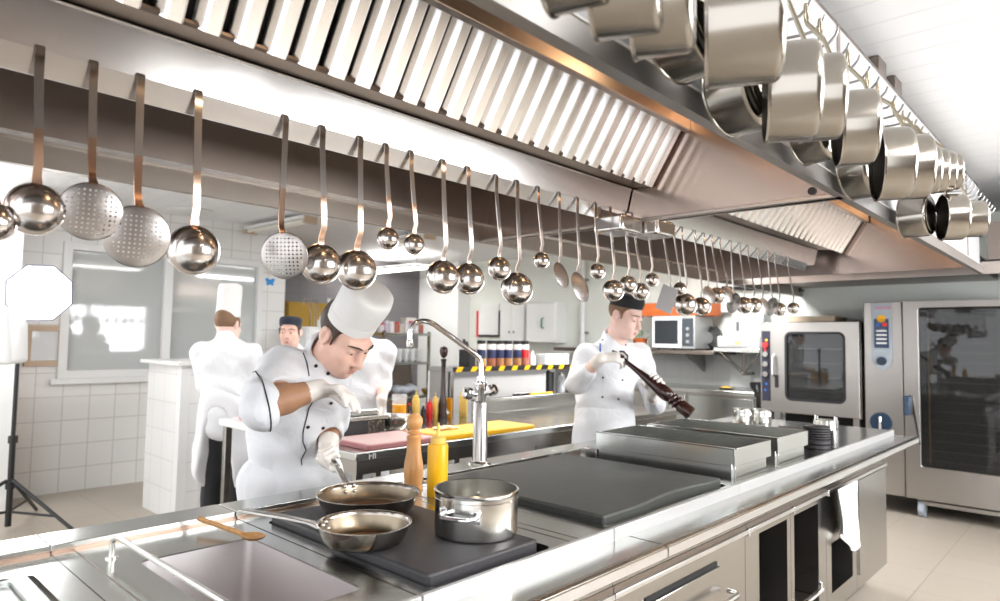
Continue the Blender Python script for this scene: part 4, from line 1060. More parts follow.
# paper/plastic bag and round plate on the rack side of the counter, dark mill
c = Vector((on(443, 392, 1, 3.12).x, 3.12, TZ))
t = thing('tall_pepper_mill', tuple(c), 'tall dark red pepper mill standing behind the bottles', 'pepper mill')
H = on(443, 346, 1, 3.12).z-TZ
def tall_mill(mb_body, mb_head, H):
    k = H
    mb_body.lathe([(0, 0), (0.030, 0), (0.031, 0.02), (0.024, 0.05), (0.028, 0.09), (0.017, 0.15), (0.0125, k*0.62), (0.0155, k*0.78), (0.019, k*0.82), (0, k*0.83)], (0, 0, 0), None, 28)
    mb_head.lathe([(0, k*0.83), (0.012, k*0.84), (0.022, k*0.875), (0.027, k*0.93), (0.021, k*0.98), (0, k)], (0, 0, 0), None, 28)
b1, h1 = MB(), MB(); tall_mill(b1, h1, H)
for q in (b1, h1): q.v = [v+c for v in q.v]
b1.build('body', M['darkwood'], t); h1.build('head', M['darkwood'], t)
c = on(443, 402, 1, 3.16)
t = MB().lathe([(0, 0), (0.045, 0.002), (0.06, 0.010), (0.058, 0.014), (0.04, 0.007), (0, 0.005)], (0, 0, 0), None, 32)
Mx = frame_from((-0.2, -1, 0.25)); cc = Vector((on(443, 390, 1, 3.15).x, 3.155, TZ+0.075))
t.v = [cc+Mx @ v for v in t.v]
tag(t.build('plate', M['white'], None), 'small white plate leaning behind the row of bottles', 'plate')
# ------------------------------------------------------------------ spice shelf with a hazard stripe, beyond the counter
SY = 3.62
sz = on(510, 366, 1, SY).z; sx0 = on(453, 369, 1, SY).x; sx1 = 4.95
ss = thing('spice_shelf', ((sx0+sx1)/2, SY+0.1, 0), 'free-standing shelf edged with black and yellow hazard tape', 'shelf')
MB().box(sx0, sx1, SY, SY+0.28, sz-0.035, sz).build('shelf_board', M['steel'], ss, bevel=0.002)
MB().box(sx0, sx1-0.45, SY+0.03, SY+0.05, 0, sz-0.035).build('front_panel', plain('grey_shelf_panel', (0.40, 0.39, 0.38), 0.5), ss, smooth=False)
MB().box(sx0, sx1, SY+0.26, SY+0.28, 0, sz-0.035).build('rear_panel', M['whitepaint'], ss, smooth=False)
for x in (sx0, sx1-0.03): MB().box(x, x+0.03, SY+0.02, SY+0.26, 0, sz-0.035).build('side_panel', M['steel'], ss, smooth=False)
MB().box(sx1-0.45, sx1-0.03, SY+0.03, SY+0.26, 0.90, 0.92).build('lower_shelf', M['steel'], ss, smooth=False)
tape = MB().box(sx0-0.002, sx1, SY-0.004, SY-0.0005, sz-0.034, sz+0.002).build('tape', M['black'], ss, smooth=False)
st = MB(); x = sx0+0.02
while x < sx1-0.1:
    st = MB(); st.add([(x, SY-0.006, sz-0.034), (x+0.06, SY-0.006, sz-0.034), (x+0.085, SY-0.006, sz+0.002), (x+0.025, SY-0.006, sz+0.002)], [(0, 1, 2, 3)]); x += 0.155
    st.build('yellow_stripe', M['yellow'], tape, smooth=False)
jx = [481, 491, 499.5, 507.5, 517, 524.5]
cont = [(0.45, 0.22, 0.04), (0.30, 0.10, 0.05), (0.35, 0.14, 0.06), (0.35, 0.16, 0.06), (0.35, 0.16, 0.06), (0.35, 0.12, 0.08)]
for i, px in enumerate(jx):
    c = on(px, 365, 1, SY+0.1); c = Vector((c.x, SY+0.1, sz)); R = 0.036; H = 0.205
    lab = ['blue-labelled spice jar with orange powder, first from the knife block', 'blue-labelled spice jar with dark red powder, second from the knife block', 'blue-labelled spice jar with brown powder, third from the knife block', 'blue-labelled spice jar with brown powder, fourth from the knife block', 'blue-labelled spice jar with brown powder, fifth from the knife block', 'red-labelled spice jar, last of the row'][i]
    t = thing('spice_jar', tuple(c), lab, 'spice jar', 'spice jars on the hazard-taped shelf')
    MB().lathe([(0, 0), (R, 0), (R, H*0.86), (0, H*0.86)], c, None, 24).build('contents', plain('spice', cont[i], 0.7, vary=0.2, bscale=90), t)
    MB().lathe([(R+0.0006, H*0.30), (R+0.001, H*0.31), (R+0.001, H*0.62), (R+0.0006, H*0.63)], c, None, 24).build('label_band', M['red'] if i == 5 else plain('navy_label', (0.014, 0.02, 0.07), 0.5), t)
    MB().lathe([(R+0.0006, H*0.64), (R+0.001, H*0.65), (R+0.001, H*0.84), (R+0.0006, H*0.85)], c, None, 24).build('glass', plain('jar_upper', (0.75, 0.72, 0.70), 0.2), t)
    MB().lathe([(0, H*0.86), (R*0.95, H*0.86), (R*0.98, H*0.88), (R*0.98, H), (0, H)], c, None, 24).build('lid', M['black'], t)
c = Vector((on(468, 365, 1, SY+0.1).x, SY+0.1, sz))
t = thing('knife_block', tuple(c), 'black knife block with a slanting handle at the shelf end', 'knife block')
MB().box(c.x-0.035, c.x+0.035, SY+0.05, SY+0.17, sz, sz+0.13).build('block', M['black'], t, bevel=0.004)
for s, hh in ((-0.02, 0.08), (0.01, 0.06)): MB().tube([c+Vector((s, 0, 0.12)), c+Vector((s-0.03, 0, 0.13+hh))], 0.011, 8).build('knife_handle', M['black'], t)
c = Vector((on(532, 365, 1, SY+0.1).x, SY+0.1, sz))
t = thing('white_bottle', tuple(c), 'small white bottle beside the red-labelled spice jar', 'bottle')
MB().lathe([(0, 0), (0.03, 0), (0.03, 0.07), (0.012, 0.10), (0, 0.10)], c, None, 20).build('body', M['white'], t)
MB().lathe([(0.013, 0.10), (0.013, 0.12), (0, 0.12)], c, None, 16).build('cap', M['white'], t)
xa_ = on(540, 365, 1, SY+0.12).x
for i in range(3):
    x = xa_+0.01+0.115*i
    t = thing('white_tub', (x+0.05, SY+0.12, sz), 'white plastic tub, %s after the white bottle on the shelf' % ordn[i], 'tub', 'white tubs on the hazard-taped shelf')
    MB().prism(rrect(x, x+0.105, SY+0.06, SY+0.18, 0.015), 'z', sz, sz+0.075).build('body', M['white'], t, bevel=0.003)
    MB().prism(rrect(x-0.003, x+0.108, SY+0.057, SY+0.183, 0.015), 'z', sz+0.075, sz+0.09).build('lid', M['paper'], t, bevel=0.003)
# black canisters and glasses under the shelf
for i, (px, R, H, m) in enumerate(((534, 0.045, 0.18, 'black'), (548, 0.055, 0.19, 'black'), (561, 0.035, 0.17, 'jarglass'))):
    x = on(px, 388, 1, SY+0.12).x
    t = thing('canister', (x, SY+0.12, 0.92), ['narrow black canister under the taped shelf', 'wide black canister under the taped shelf', 'clear glass canister under the taped shelf'][i], 'canister', 'canisters under the taped shelf')
    MB().lathe([(0, 0), (R, 0), (R, H), (R*0.96, H), (R*0.95, 0.01), (0, 0.01)], (x, SY+0.12, 0.92), None, 24).build('body', M[m], t)
    MB().lathe([(0, H), (R*1.02, H), (R*1.02, H+0.012), (0.01, H+0.018), (0.01, H+0.03), (0, H+0.03)], (x, SY+0.12, 0.92), None, 24).build('lid', M['black'] if m == 'black' else M['steel'], t)
x0 = on(512, 393, 1, 3.24).x; x1 = on(545, 391, 1, 3.24).x
t = thing('yellow_knife', ((x0+x1)/2, 3.175, 1.0), 'kitchen knife with a yellow handle lying on the counter upstand', 'knife')
MB().box(x0+0.12, x1, 3.160, 3.182, 1.0, 1.016).build('handle', M['yellow'], t, bevel=0.004)
MB().box(x0-0.08, x0+0.13, 3.168, 3.172, 1.0005, 1.02).build('blade', M['chrome'], t, bevel=0.001)
# ------------------------------------------------------------------ storage rack and clutter by the dark wall
def bw(px, py, y): return on(px, py, 1, y)
RY = 6.6
rx0, rx1 = bw(384, 340, RY).x, bw(431, 340, RY).x
rk = thing('storage_rack', ((rx0+rx1)/2, RY+0.2, 0), 'tall steel storage rack of jars and crockery before the dark wall', 'rack')
shelves = [bw(410, 333, RY).z, bw(410, 362, RY).z, bw(410, 396, RY).z]
for i, z in enumerate(shelves): MB().box(rx0, rx1, RY, RY+0.4, z-0.035, z).build('shelf', M['top'], rk, bevel=0.003)
for x in (rx0, rx1-0.03):
    for y in (RY+0.01, RY+0.36): MB().box(x, x+0.03, y, y+0.03, 0, shelves[0]+0.02).build('post', M['steel'], rk, smooth=False)
MB().box(rx0+0.03, rx1-0.03, RY+0.38, RY+0.39, 0.3, shelves[1]).build('back_panel', M['hooddark'], rk, smooth=False)
rr = random.Random(21); cols = [(0.75, 0.7, 0.72), (0.55, 0.45, 0.55), (0.8, 0.8, 0.78), (0.45, 0.12, 0.08), (0.65, 0.6, 0.5)]
look = ['pale', 'mauve', 'white', 'red-brown', 'cream']
n = 9
for i in range(n):
    x = rx0+0.06+(rx1-rx0-0.12)*i/(n-1); R = 0.042; H = rr.uniform(0.10, 0.17)
    t = thing('storage_jar', (x, RY+0.15, shelves[0]), '%s lidded storage jar, %s along the top shelf of the rack' % (look[i % 5], ordn[i]), 'jar', 'jars on the top shelf of the rack')
    MB().lathe([(0, 0), (R, 0), (R, H*0.8), (R*0.8, H*0.86), (0, H*0.86)], (x, RY+0.15, shelves[0]), None, 20).build('body', plain('jar_body', cols[i % 5], 0.3), t)
    MB().lathe([(0, H*0.86), (R*0.85, H*0.86), (R*0.85, H), (0, H)], (x, RY+0.15, shelves[0]), None, 20).build('lid', M['white'] if i % 3 else M['red'], t)
for i in range(6):
    x = rx0+0.12+(rx1-rx0-0.22)*i/5
    for k in range(3):
        z = shelves[1]+0.052*k
        t = MB().lathe([(0, 0), (0.03, 0), (0.05, 0.03), (0.058, 0.062), (0.054, 0.062), (0.045, 0.03), (0.028, 0.004), (0, 0.004)], (x, RY+0.13, z), None, 20).build('white_bowl', M['white'])
        tag(t, 'white bowl, %s of the %s stack on the middle shelf of the rack' % (['bottom', 'middle', 'top'][k], ordn[i]), 'bowl', 'white bowls on the rack')
x = bw(423, 345, RY).x
t = thing('white_box', (x, RY+0.28, shelves[0]), 'white cardboard box at the right end of the rack top', 'box')
MB().box(x-0.10, x+0.06, RY+0.22, RY+0.36, shelves[0], shelves[0]+0.20).build('body', M['paper'], t, bevel=0.003)
MB().box(x-0.102, x+0.062, RY+0.218, RY+0.362, shelves[0]+0.15, shelves[0]+0.205).build('lid', M['white'], t, bevel=0.003)
# folded bag and gourd on the low shelf
x = bw(412, 380, RY).x; z = shelves[2]
t = MB(); 
for i in range(9): t.ell((x-0.16+0.04*i, RY+0.14, z+0.078+0.014*sin(i*1.3)), (0.06, 0.09, 0.05+0.008*cos(i*2.1)), None, 14, 8)
o = t.build('folded_bag', plain('grey_blue_plastic_bag', (0.55, 0.58, 0.66), 0.35), None, angle=180)
md = o.modifiers.new('r', 'REMESH'); md.mode = 'VOXEL'; md.voxel_size = 0.012; md.use_smooth_shade = True
tag(o, 'crumpled grey-blue bag on the low shelf of the rack', 'bag')
x = bw(424, 390, RY-0.02).x
t = thing('wicker_basket', (x, RY+0.02, z), 'round mustard-coloured basket at the low shelf front', 'basket')
xx = Vector((x+0.06, RY+0.10, z-0.0))
MB().lathe([(0, 0), (0.05, 0), (0.072, 0.035), (0.078, 0.075), (0.072, 0.075), (0.066, 0.035), (0.048, 0.005), (0, 0.005)], xx+Vector((0.1, 0, 0)), None, 24).build('body', M['mustard'], t)
# mustard cabinet, bottles and boxes left of the chef's hat
MY = 7.4
x0, x1 = bw(287, 310, MY).x, bw(331, 310, MY).x; z1 = bw(300, 302, MY).z; z0 = bw(300, 338, MY).z
t = thing('mustard_cabinet', ((x0+x1)/2, MY+0.2, 0), 'mustard-yellow cabinet before the dark wall, left of the chef hat', 'cabinet')
MB().box(x0, x1, MY, MY+0.4, 0.1, z1).build('carcass', M['mustard'], t, bevel=0.004)
for i in (0, 1):
    xm = (x0+x1)/2; a, b = (x0+0.01, xm-0.004) if i == 0 else (xm+0.004, x1-0.01)
    d = MB().box(a, b, MY-0.018, MY, 0.12, z1-0.02).build('door', M['mustard'], t, bevel=0.003)
    MB().cyl((b-0.03 if i == 0 else a+0.03, MY-0.018, 1.0), 0.012, 0.02, frame_from((0, -1, 0)), 12).build('knob', M['steel'], d)
BY = 6.3
tx0, tx1 = bw(306, 345, BY).x, bw(336, 345, BY).x; tz = bw(320, 327, BY).z
t = thing('white_cabinet', ((tx0+tx1)/2, BY+0.2, 0), 'narrow white cabinet behind the front chef, carrying white bottles', 'cabinet')
MB().box(tx0, tx1, BY, BY+0.35, 0, tz).build('carcass', M['white'], t, bevel=0.004)
MB().box(tx0+0.02, tx1-0.02, BY-0.016, BY, 0.1, tz-0.03).build('door', M['paper'], t, bevel=0.003)
for i, (px, H, R, m, lab) in enumerate(((321, 0.12, 0.045, 'white', 'squat white bottle on the narrow white cabinet'), (327, 0.155, 0.04, 'white', 'white bottle with a cap on the narrow white cabinet'), (334, 0.33, 0.035, 'black', 'tall dark bottle with a white top on the narrow white cabinet'))):
    x = bw(px, 326, BY+0.1).x; c = (x, BY+0.1+0.06*i, tz)
    o = thing('bottle', c, lab, 'bottle', 'bottles on the narrow white cabinet')
    MB().lathe([(0, 0), (R, 0), (R, H*0.62), (R*0.4, H*0.76), (R*0.4, H*0.88), (0, H*0.88)], c, None, 20).build('body', M[m], o)
    MB().lathe([(R*0.48, H*0.84), (R*0.48, H), (0, H)], c, None, 16).build('cap', M['white'], o)
wire = MB()
for i in range(4):
    x = bw(312+3*i, 300, BY+0.25).x; wire.tube(bez((x, BY+0.25, tz), (x, BY+0.25, tz+0.28), (x-0.09, BY+0.25, tz+0.40), (x-0.11, BY+0.25, tz+0.24), 8), 0.004, 6)
tag(wire.build('wire_whisk_stand', M['chrome'], None), 'curved wire whisks standing on the narrow white cabinet', 'whisk')
# butterfly sticker, framed notice, ceiling disc
bx, bz = bw(270, 282, WY).x, bw(270, 282, WY).z
s = MB()
for sx in (-1, 1):
    for (dx, dz, r1, r2, a) in ((0.028, 0.016, 0.032, 0.023, 0.6), (0.023, -0.019, 0.023, 0.018, -0.5)):
        s.ell((bx+sx*dx, WY-0.0012, bz+dz), (r1, 0.0011, r2), Matrix.Rotation(-a*sx, 3, 'Y'), 16, 8)
s.ell((bx, WY-0.0015, bz), (0.006, 0.0014, 0.032), None, 10, 8)
tag(s.build('butterfly_sticker', M['sticker'], None), 'small blue butterfly sticker on the white wall beside the window', 'sticker')
na, nb = bw(25, 325, WY), bw(63, 366, WY)
t = thing('framed_notice', ((na.x+nb.x)/2, WY, nb.z), 'tan-framed notice on the tiled wall below the softbox', 'notice')
MB().ring([(na.x, nb.z), (nb.x, nb.z), (nb.x, na.z), (na.x, na.z)], [(na.x+.05, nb.z+.05), (nb.x-.05, nb.z+.05), (nb.x-.05, na.z-.05), (na.x+.05, na.z-.05)], 'y', WY-0.03, WY-0.001).build('frame', M['tan'], t, bevel=0.004)
MB().box(na.x+.045, nb.x-.045, WY-0.012, WY-0.002, nb.z+.045, na.z-.045).build('sheet', plain('notice_sheet', (0.72, 0.73, 0.74), 0.08), t, smooth=False)
dc = on(178, 214, 2, CZ)
tag(MB().lathe([(0, 0), (0.20, 0), (0.21, -0.006), (0.20, -0.014), (0.12, -0.02), (0, -0.02)][::-1], (dc.x, min(dc.y, 6.5), CZ), None, 40).build('ceiling_vent', M['whitepaint'], None), 'round white vent in the ceiling before the window', 'vent')
# ------------------------------------------------------------------ photographer's softbox on a stand
ft = Vector((1.25, 6.25, 0)); ft = Vector((1.12, 5.75, 0))
dep = (ft-EYE).dot(FWD)
tp_ = on(18, 360, 1, ft.y)
ls = thing('studio_light', tuple(ft), 'glowing white softbox on a black tripod stand at the left edge', 'studio light')
MB().tube([ft+Vector((0, 0, 0.04)), ft+Vector((0, 0, 0.62))], 0.020, 12).build('lower_tube', M['black'], ls)
MB().tube([ft+Vector((0, 0, 0.60)), ft+Vector((0, 0, tp_.z))], 0.014, 12).build('upper_tube', M['black'], ls)
for z in (0.30, 0.62): MB().cyl(ft+Vector((0, 0, z)), 0.030, 0.05).build('collar', M['black'], ls)
for a in (-58, 62, 182):
    d = Vector((cos(radians(a)), sin(radians(a)), 0))
    lg = MB().tube([ft+Vector((0, 0, 0.36))+d*0.02, ft+d*0.60+Vector((0, 0, 0.012))], 0.013, 8).build('leg', M['black'], ls)
    MB().tube([ft+Vector((0, 0, 0.14))+d*0.02, ft+d*0.40+Vector((0, 0, 0.135))], 0.009, 8).build('brace', M['black'], lg)
hc = pt(8, 336, dep-0.1)
MB().obox(hc, (0.16, 0.20, 0.38), Matrix((RIGHT, FWD, UPV)).transposed()).build('housing', M['white'], ls, bevel=0.03, seg=3)
sc_ = pt(40, 293, dep)
fdir = (Vector((3.2, 1.8, 1.2))-sc_).normalized()
fdir = (Vector((RIGHT))*0.75 - FWD*0.8-UPV*0.1).normalized()
Mx = frame_from(fdir, UPV)
bxm = MB().lathe([(0.06, -0.28), (0.19, -0.03), (0.212, 0.0), (0.202, 0.0)], sc_, Mx @ Matrix.Rotation(pi/8, 3, 'Z'), 8)
bxm.build('shell', plain('dark_softbox_fabric', (0.10, 0.09, 0.22), 0.7), ls, smooth=False)
MB().lathe([(0.205, -0.002), (0.16, 0.02), (0, 0.028)], sc_, Mx @ Matrix.Rotation(pi/8, 3, 'Z'), 8).build('diffuser', emit('softbox_glow', (1, 0.99, 1.0), 4.0), ls, angle=180)
MB().tube([hc+Vector((0, 0, 0.1)), sc_-fdir*0.25], 0.02, 10).build('arm', M['black'], ls)
l = bpy.data.lights.new('softbox_light', 'AREA'); l.shape = 'DISK'; l.size = 0.45; l.energy = 7
o = bpy.data.objects.new('softbox_light', l); COL.objects.link(o); o.location = sc_+fdir*0.05; o.rotation_euler = fdir.to_track_quat('-Z', 'Y').to_euler()
# ------------------------------------------------------------------ white table behind the front chef
ta = on(224, 428, 2, TZ)
t = thing('white_table', (2.0, 3.75, 0), 'white-topped table with steel legs before the chef seen from behind', 'table')
tx0, tx1, ty0, ty1 = 1.80, 2.30, 3.46, 4.00
MB().box(tx0, tx1, ty0, ty1, 0.86, TZ).build('tabletop', M['white'], t, bevel=0.005)
for x in (tx0+0.04, tx1-0.04):
    for y in (ty0+0.04, ty1-0.04): MB().box(x-0.02, x+0.02, y-0.02, y+0.02, 0, 0.86).build('leg', M['steel'], t, bevel=0.002)
MB().box(tx0+0.03, tx1-0.03, ty0+0.03, ty1-0.03, 0.22, 0.24).build('under_shelf', M['steel'], t, bevel=0.002)
q = on(247, 424, 2, TZ)
o = MB()
rr = random.Random(4)
for i in range(6): o.ell((1.86+0.03*i, 3.8+0.02*sin(i*2), TZ+0.022), (0.03, 0.03, 0.02), None, 12, 8)
tag(o.build('meat_piece', plain('raw_meat', (0.70, 0.28, 0.27), 0.35), None, angle=180), 'pink piece of raw meat on the white table', 'meat')
# ------------------------------------------------------------------ back wall: cabinet, clipboard, pipe, microwave shelf, scale
BX = 7.195
def wb(px, py, x=BX): return on(px, py, 0, x)
a, b = wb(526, 303, BX-0.25), wb(555, 343, BX-0.25)
t = thing('wall_cabinet', (BX-0.12, (a.y+b.y)/2, b.z), 'white wall cabinet with a green handle on the back wall', 'cabinet')
MB().box(BX-0.23, BX, b.y, a.y, b.z, a.z).build('carcass', M['white'], t, bevel=0.005)
d = MB().box(BX-0.25, BX-0.232, b.y+0.01, a.y-0.01, b.z+0.01, a.z-0.01).build('door', M['paper'], t, bevel=0.004)
hy = wb(543, 323, BX-0.25)
MB().tube([hy+Vector((0, 0, 0.07)), hy+Vector((-0.035, 0, 0.05)), hy+Vector((-0.035, 0, -0.05)), hy+Vector((0, 0, -0.07))], 0.012, 8).build('handle', plain('green_handle', (0.10, 0.25, 0.20), 0.4), d)
a, b = wb(500, 303, BX-0.2), wb(524, 343, BX-0.2)
t = thing('wall_cabinet', (BX-0.1, (a.y+b.y)/2, b.z), 'pale two-door wall cabinet left of the one with the green handle', 'cabinet')
MB().box(BX-0.18, BX, b.y, a.y, b.z, a.z).build('carcass', M['whitepaint'], t, bevel=0.004)
ym = (a.y+b.y)/2
for y0_, y1_ in ((b.y+.005, ym-.003), (ym+.003, a.y-.005)):
    d = MB().box(BX-0.198, BX-0.18, y0_, y1_, b.z+.005, a.z-.005).build('door', M['whitepaint'], t, bevel=0.003)
    yk = ym+(0.04 if y0_ > ym-0.01 else -0.04); MB().cyl((BX-0.198, yk, b.z+0.15), 0.012, 0.02, frame_from((-1, 0, 0)), 12).build('knob', M['black'], d)
a, b = wb(477, 311, BX-0.02), wb(503, 337, BX-0.02)
t = thing('clipboard', (BX, (a.y+b.y)/2, b.z), 'white papers on a red and black board hung on the pale wall', 'clipboard')
MB().box(BX-0.025, BX, b.y, a.y, b.z, a.z).build('board', M['black'], t, bevel=0.004)
MB().box(BX-0.03, BX-0.0251, a.y-0.05, a.y, b.z, a.z).build('red_edge', M['red'], t, smooth=False)
MB().box(BX-0.032, BX-0.0305, b.y+0.09, a.y-0.05, b.z+0.03, a.z+0.0).build('paper', M['paper'], t, smooth=False)
a2, b2 = wb(481, 304, BX-0.015), wb(499, 312, BX-0.015)
tag(MB().box(BX-0.015, BX-0.002, b2.y, a2.y, b2.z, a2.z).build('notice_sheet', M['paper'], None, smooth=False), 'white sheet pinned just above the clipboard', 'paper')
pa, pb_ = wb(583, 262, BX-0.08), wb(583, 352, BX-0.08)
t = thing('wall_pipe', (BX-0.08, pa.y, 1.3), 'thin white pipe running up the back wall beside the standing chef', 'pipe')
MB().tube([(BX-0.08, pa.y, 1.30), (BX-0.08, pa.y, CZ)], 0.035, 14).build('tube', M['white'], t)
for z in (1.5, 2.2): MB().box(BX-0.08, BX, pa.y-0.045, pa.y+0.045, z, z+0.03).build('clip', M['steel'], t)
# shelf with microwave
shz = wb(640, 349, 6.62).z
t = thing('wall_shelf', (6.95, 4.2, shz), 'grey steel wall shelf carrying the microwave', 'shelf')
MB().box(6.62, BX, 3.12, 5.25, shz-0.045, shz).build('board', M['hooddark'], t, bevel=0.004)
for y in (3.5, 4.9): MB().prism([(6.75, shz-0.045), (BX, shz-0.045), (BX, shz-0.25)], 'y', y-0.015, y+0.015).build('bracket', M['steel'], t, smooth=False)
ma, mb_ = wb(652, 316, 6.66), wb(694, 347, 6.66)
t = thing('microwave', (6.9, (ma.y+mb_.y)/2, shz), 'silver microwave with a dark window on the wall shelf', 'microwave')
z0_, z1_ = shz+0.012, ma.z
MB().box(6.675, 7.12, mb_.y, ma.y, z0_, z1_).build('casing', plain('silver_casing', (0.42, 0.42, 0.41), 0.35, 0.3), t, bevel=0.008)
yd = mb_.y+(ma.y-mb_.y)*0.30
d = MB().ring([(yd, z0_+.01), (ma.y-.005, z0_+.01), (ma.y-.005, z1_-.01), (yd, z1_-.01)], [(yd+.035, z0_+.05), (ma.y-.03, z0_+.05), (ma.y-.03, z1_-.05), (yd+.035, z1_-.05)], 'x', 6.655, 6.675).build('door', M['white'], t, bevel=0.003)
MB().box(6.664, 6.672, yd+.03, ma.y-.025, z0_+.045, z1_-.045).build('window', plain('dark_microwave_glass', (0.03, 0.035, 0.04), 0.06), d, smooth=False)
MB().tube([(6.655, yd+0.015, z0_+0.07), (6.635, yd+0.015, z0_+0.08), (6.635, yd+0.015, z1_-0.08), (6.655, yd+0.015, z1_-0.07)], 0.008, 8).build('handle', M['white'], d)
cpn = MB().box(6.668, 6.676, mb_.y+.012, yd-.008, z0_+.03, z1_-.03).build('control_panel', plain('grey_panel', (0.05, 0.06, 0.07), 0.15), t, smooth=False)
for i in range(3): MB().cyl((6.668, (mb_.y+yd)/2, z0_+0.08+0.07*i), 0.018, 0.012, frame_from((-1, 0, 0)), 16).build('knob', M['rail'], cpn)
for y in (mb_.y+.05, ma.y-.05):
    for x in (6.72, 7.08): MB().cyl((x, y, shz), 0.015, 0.012, None, 10).build('foot', M['black'], t)
# orange board above the microwave
a, b = wb(645, 305, 6.8), wb(711, 316, 6.8)
t = thing('orange_board', (7.0, (a.y+b.y)/2, b.z), 'long orange board lying on top of the microwave', 'board')
MB().box(6.72, 7.05, b.y, a.y, z1_+0.002, z1_+0.15).build('body', M['terracotta'], t, bevel=0.006)
MB().box(6.712, 6.72, b.y+.05, a.y-.05, z1_+0.05, z1_+0.10).build('stripe', plain('dark_orange', (0.55, 0.13, 0.03), 0.6), t, smooth=False)
# cables coiled beside the microwave
rr = random.Random(9); cb_ = MB(); cc = wb(709, 336, 7.02)
for i in range(5):
    r = 0.075+0.015*i; cb_.tube([cc+Vector((0.02*i-0.03, r*cos(t_/9*pi*1.6+i*0.5), r*sin(t_/9*pi*1.6+i*0.5)-0.02)) for t_ in range(10)], 0.008, 6)
o = tag(cb_.build('cable_coil', M['black'], None), 'loose loops of black cable beside the microwave', 'cable')
# potted herb left of the microwave
c = wb(640, 345, 6.85); c.z = shz
t = thing('herb_pot', tuple(c), 'brown pot of green herbs left of the microwave', 'potted plant')
MB().lathe([(0, 0), (0.06, 0), (0.085, 0.11), (0.09, 0.125), (0.08, 0.125), (0.07, 0.10), (0, 0.10)], c, None, 20).build('pot', M['terracotta'], t)
lf = MB(); rr = random.Random(2)
for i in range(40):
    p = c+Vector((rr.gauss(0, .05), rr.gauss(0, .06), 0.13+rr.random()*0.09)); d = Vector((rr.gauss(0, 1), rr.gauss(0, 1), rr.random())).normalized()
    s_ = d.cross(Vector((0, 0, 1))).normalized()*0.012
    lf.add([p-d*.02, p+s_, p+d*.025, p-s_], [(0, 1, 2, 3)])
lf.build('leaves', plain('herb_green', (0.12, 0.30, 0.06), 0.6), t)
# scale on a folding wall bracket
a, b = wb(717, 334, 6.75), wb(760, 353, 6.75)
sc0 = thing('wall_scale', (6.95, (a.y+b.y)/2, b.z), 'white boxy scale on a folding steel wall bracket', 'scale')
MB().box(6.75, 7.1, b.y, a.y, b.z+0.05, a.z-0.02).build('body', plain('off_white_casing', (0.52, 0.52, 0.51), 0.4), sc0, bevel=0.012)
MB().box(6.72, 7.12, b.y-.01, a.y+.03, b.z, b.z+0.05).build('base_plate', M['top'], sc0, bevel=0.006)
dsp = MB().box(6.742, 6.75, b.y+.08, a.y-.08, b.z+0.075, a.z-0.04).build('display', plain('scale_display', (0.55, 0.53, 0.50), 0.3), sc0, bevel=0.002)
MB().box(6.738, 6.742, (a.y+b.y)/2-.03, (a.y+b.y)/2+.03, b.z+0.085, b.z+0.115).build('amber_key', M['yellowpale'], dsp, smooth=False)
pv = wb(744, 374, 6.95)
for y in (a.y-0.02, b.y+0.02):
    MB().tube([(6.78, y, b.z), pv], 0.014, 8).build('strut', M['steel'], sc0)
MB().tube([(BX, pv.y, pv.z), pv+Vector((-0.02, 0, 0))], 0.016, 8).tube([pv, (pv.x, pv.y, b.z)], 0.016, 8).build('strut', M['hooddark'], sc0)
# white dispenser above the scale
a, b = wb(731, 314, 7.0), wb(764, 333, 7.0)
t = thing('paper_dispenser', (7.1, (a.y+b.y)/2, b.z), 'white paper dispenser on the wall left of the wall oven', 'dispenser')
MB().box(7.0, BX, b.y, a.y, b.z-0.05, a.z).build('body', plain('off_white_shell', (0.55, 0.55, 0.55), 0.4), t, bevel=0.015, seg=3)
MB().box(6.994, 7.0, a.y-0.09, a.y-0.06, b.z+0.02, b.z+0.12).build('slot', M['darkwall'], t, smooth=False)
a, b = wb(716, 304, 7.05), wb(728, 312, 7.05)
tag(MB().box(7.05, BX, b.y, a.y, b.z, a.z).build('smoke_detector', M['white'], None, bevel=0.01), 'small white box high on the wall above the scale', 'wall box')
t = thing('wall_rod', (7.1, 2.9, 2.0), 'thin black rod fixed high on the back wall behind the ladles', 'rod')
a, b = wb(722, 288, 7.1), wb(800, 290, 7.1)
MB().tube([a, b], 0.02, 8).build('rod', M['black'], t)
for q in (a, b): MB().tube([q, (BX, q.y, q.z)], 0.014, 6).build('bracket', M['black'], t)
# back counter under the shelf with small dishes
bc = thing('back_counter', (6.85, 4.0, 0), 'steel counter along the tiled back wall', 'counter')
cz_ = wb(735, 391, 6.5).z
MB().box(6.45, BX-0.003, 2.62, 5.6, cz_-0.04, cz_).build('worktop', M['top'], bc, bevel=0.004)
for a_, b_ in ((2.62, 3.35), (3.355, 4.1), (4.105, 4.85), (4.855, 5.6)):
    q = MB().box(6.50, BX-0.003, a_, b_, 0.1, cz_-0.04).build('cupboard', M['steel'], bc, smooth=False)
    MB().box(6.485, 6.50, a_+.02, b_-.02, 0.14, cz_-0.07).build('door', M['top'], bc, bevel=0.003)
c = wb(722, 391, 6.6); c = Vector((6.62, on(722, 390, 2, cz_).y, cz_))
t = thing('small_dish', tuple(c), 'small dark dish with food on the back counter', 'dish')
MB().lathe([(0, 0), (0.05, 0), (0.09, 0.02), (0.092, 0.024), (0.05, 0.006), (0, 0.006)], c, None, 24).build('plate', plain('olive_dish', (0.16, 0.17, 0.10), 0.4), t)
MB().ell(c+Vector((0, 0, 0.018)), (0.05, 0.05, 0.018), None, 16, 8).build('food', M['mustard'], t)
c = Vector((6.62, on(748, 393, 2, cz_).y, cz_))
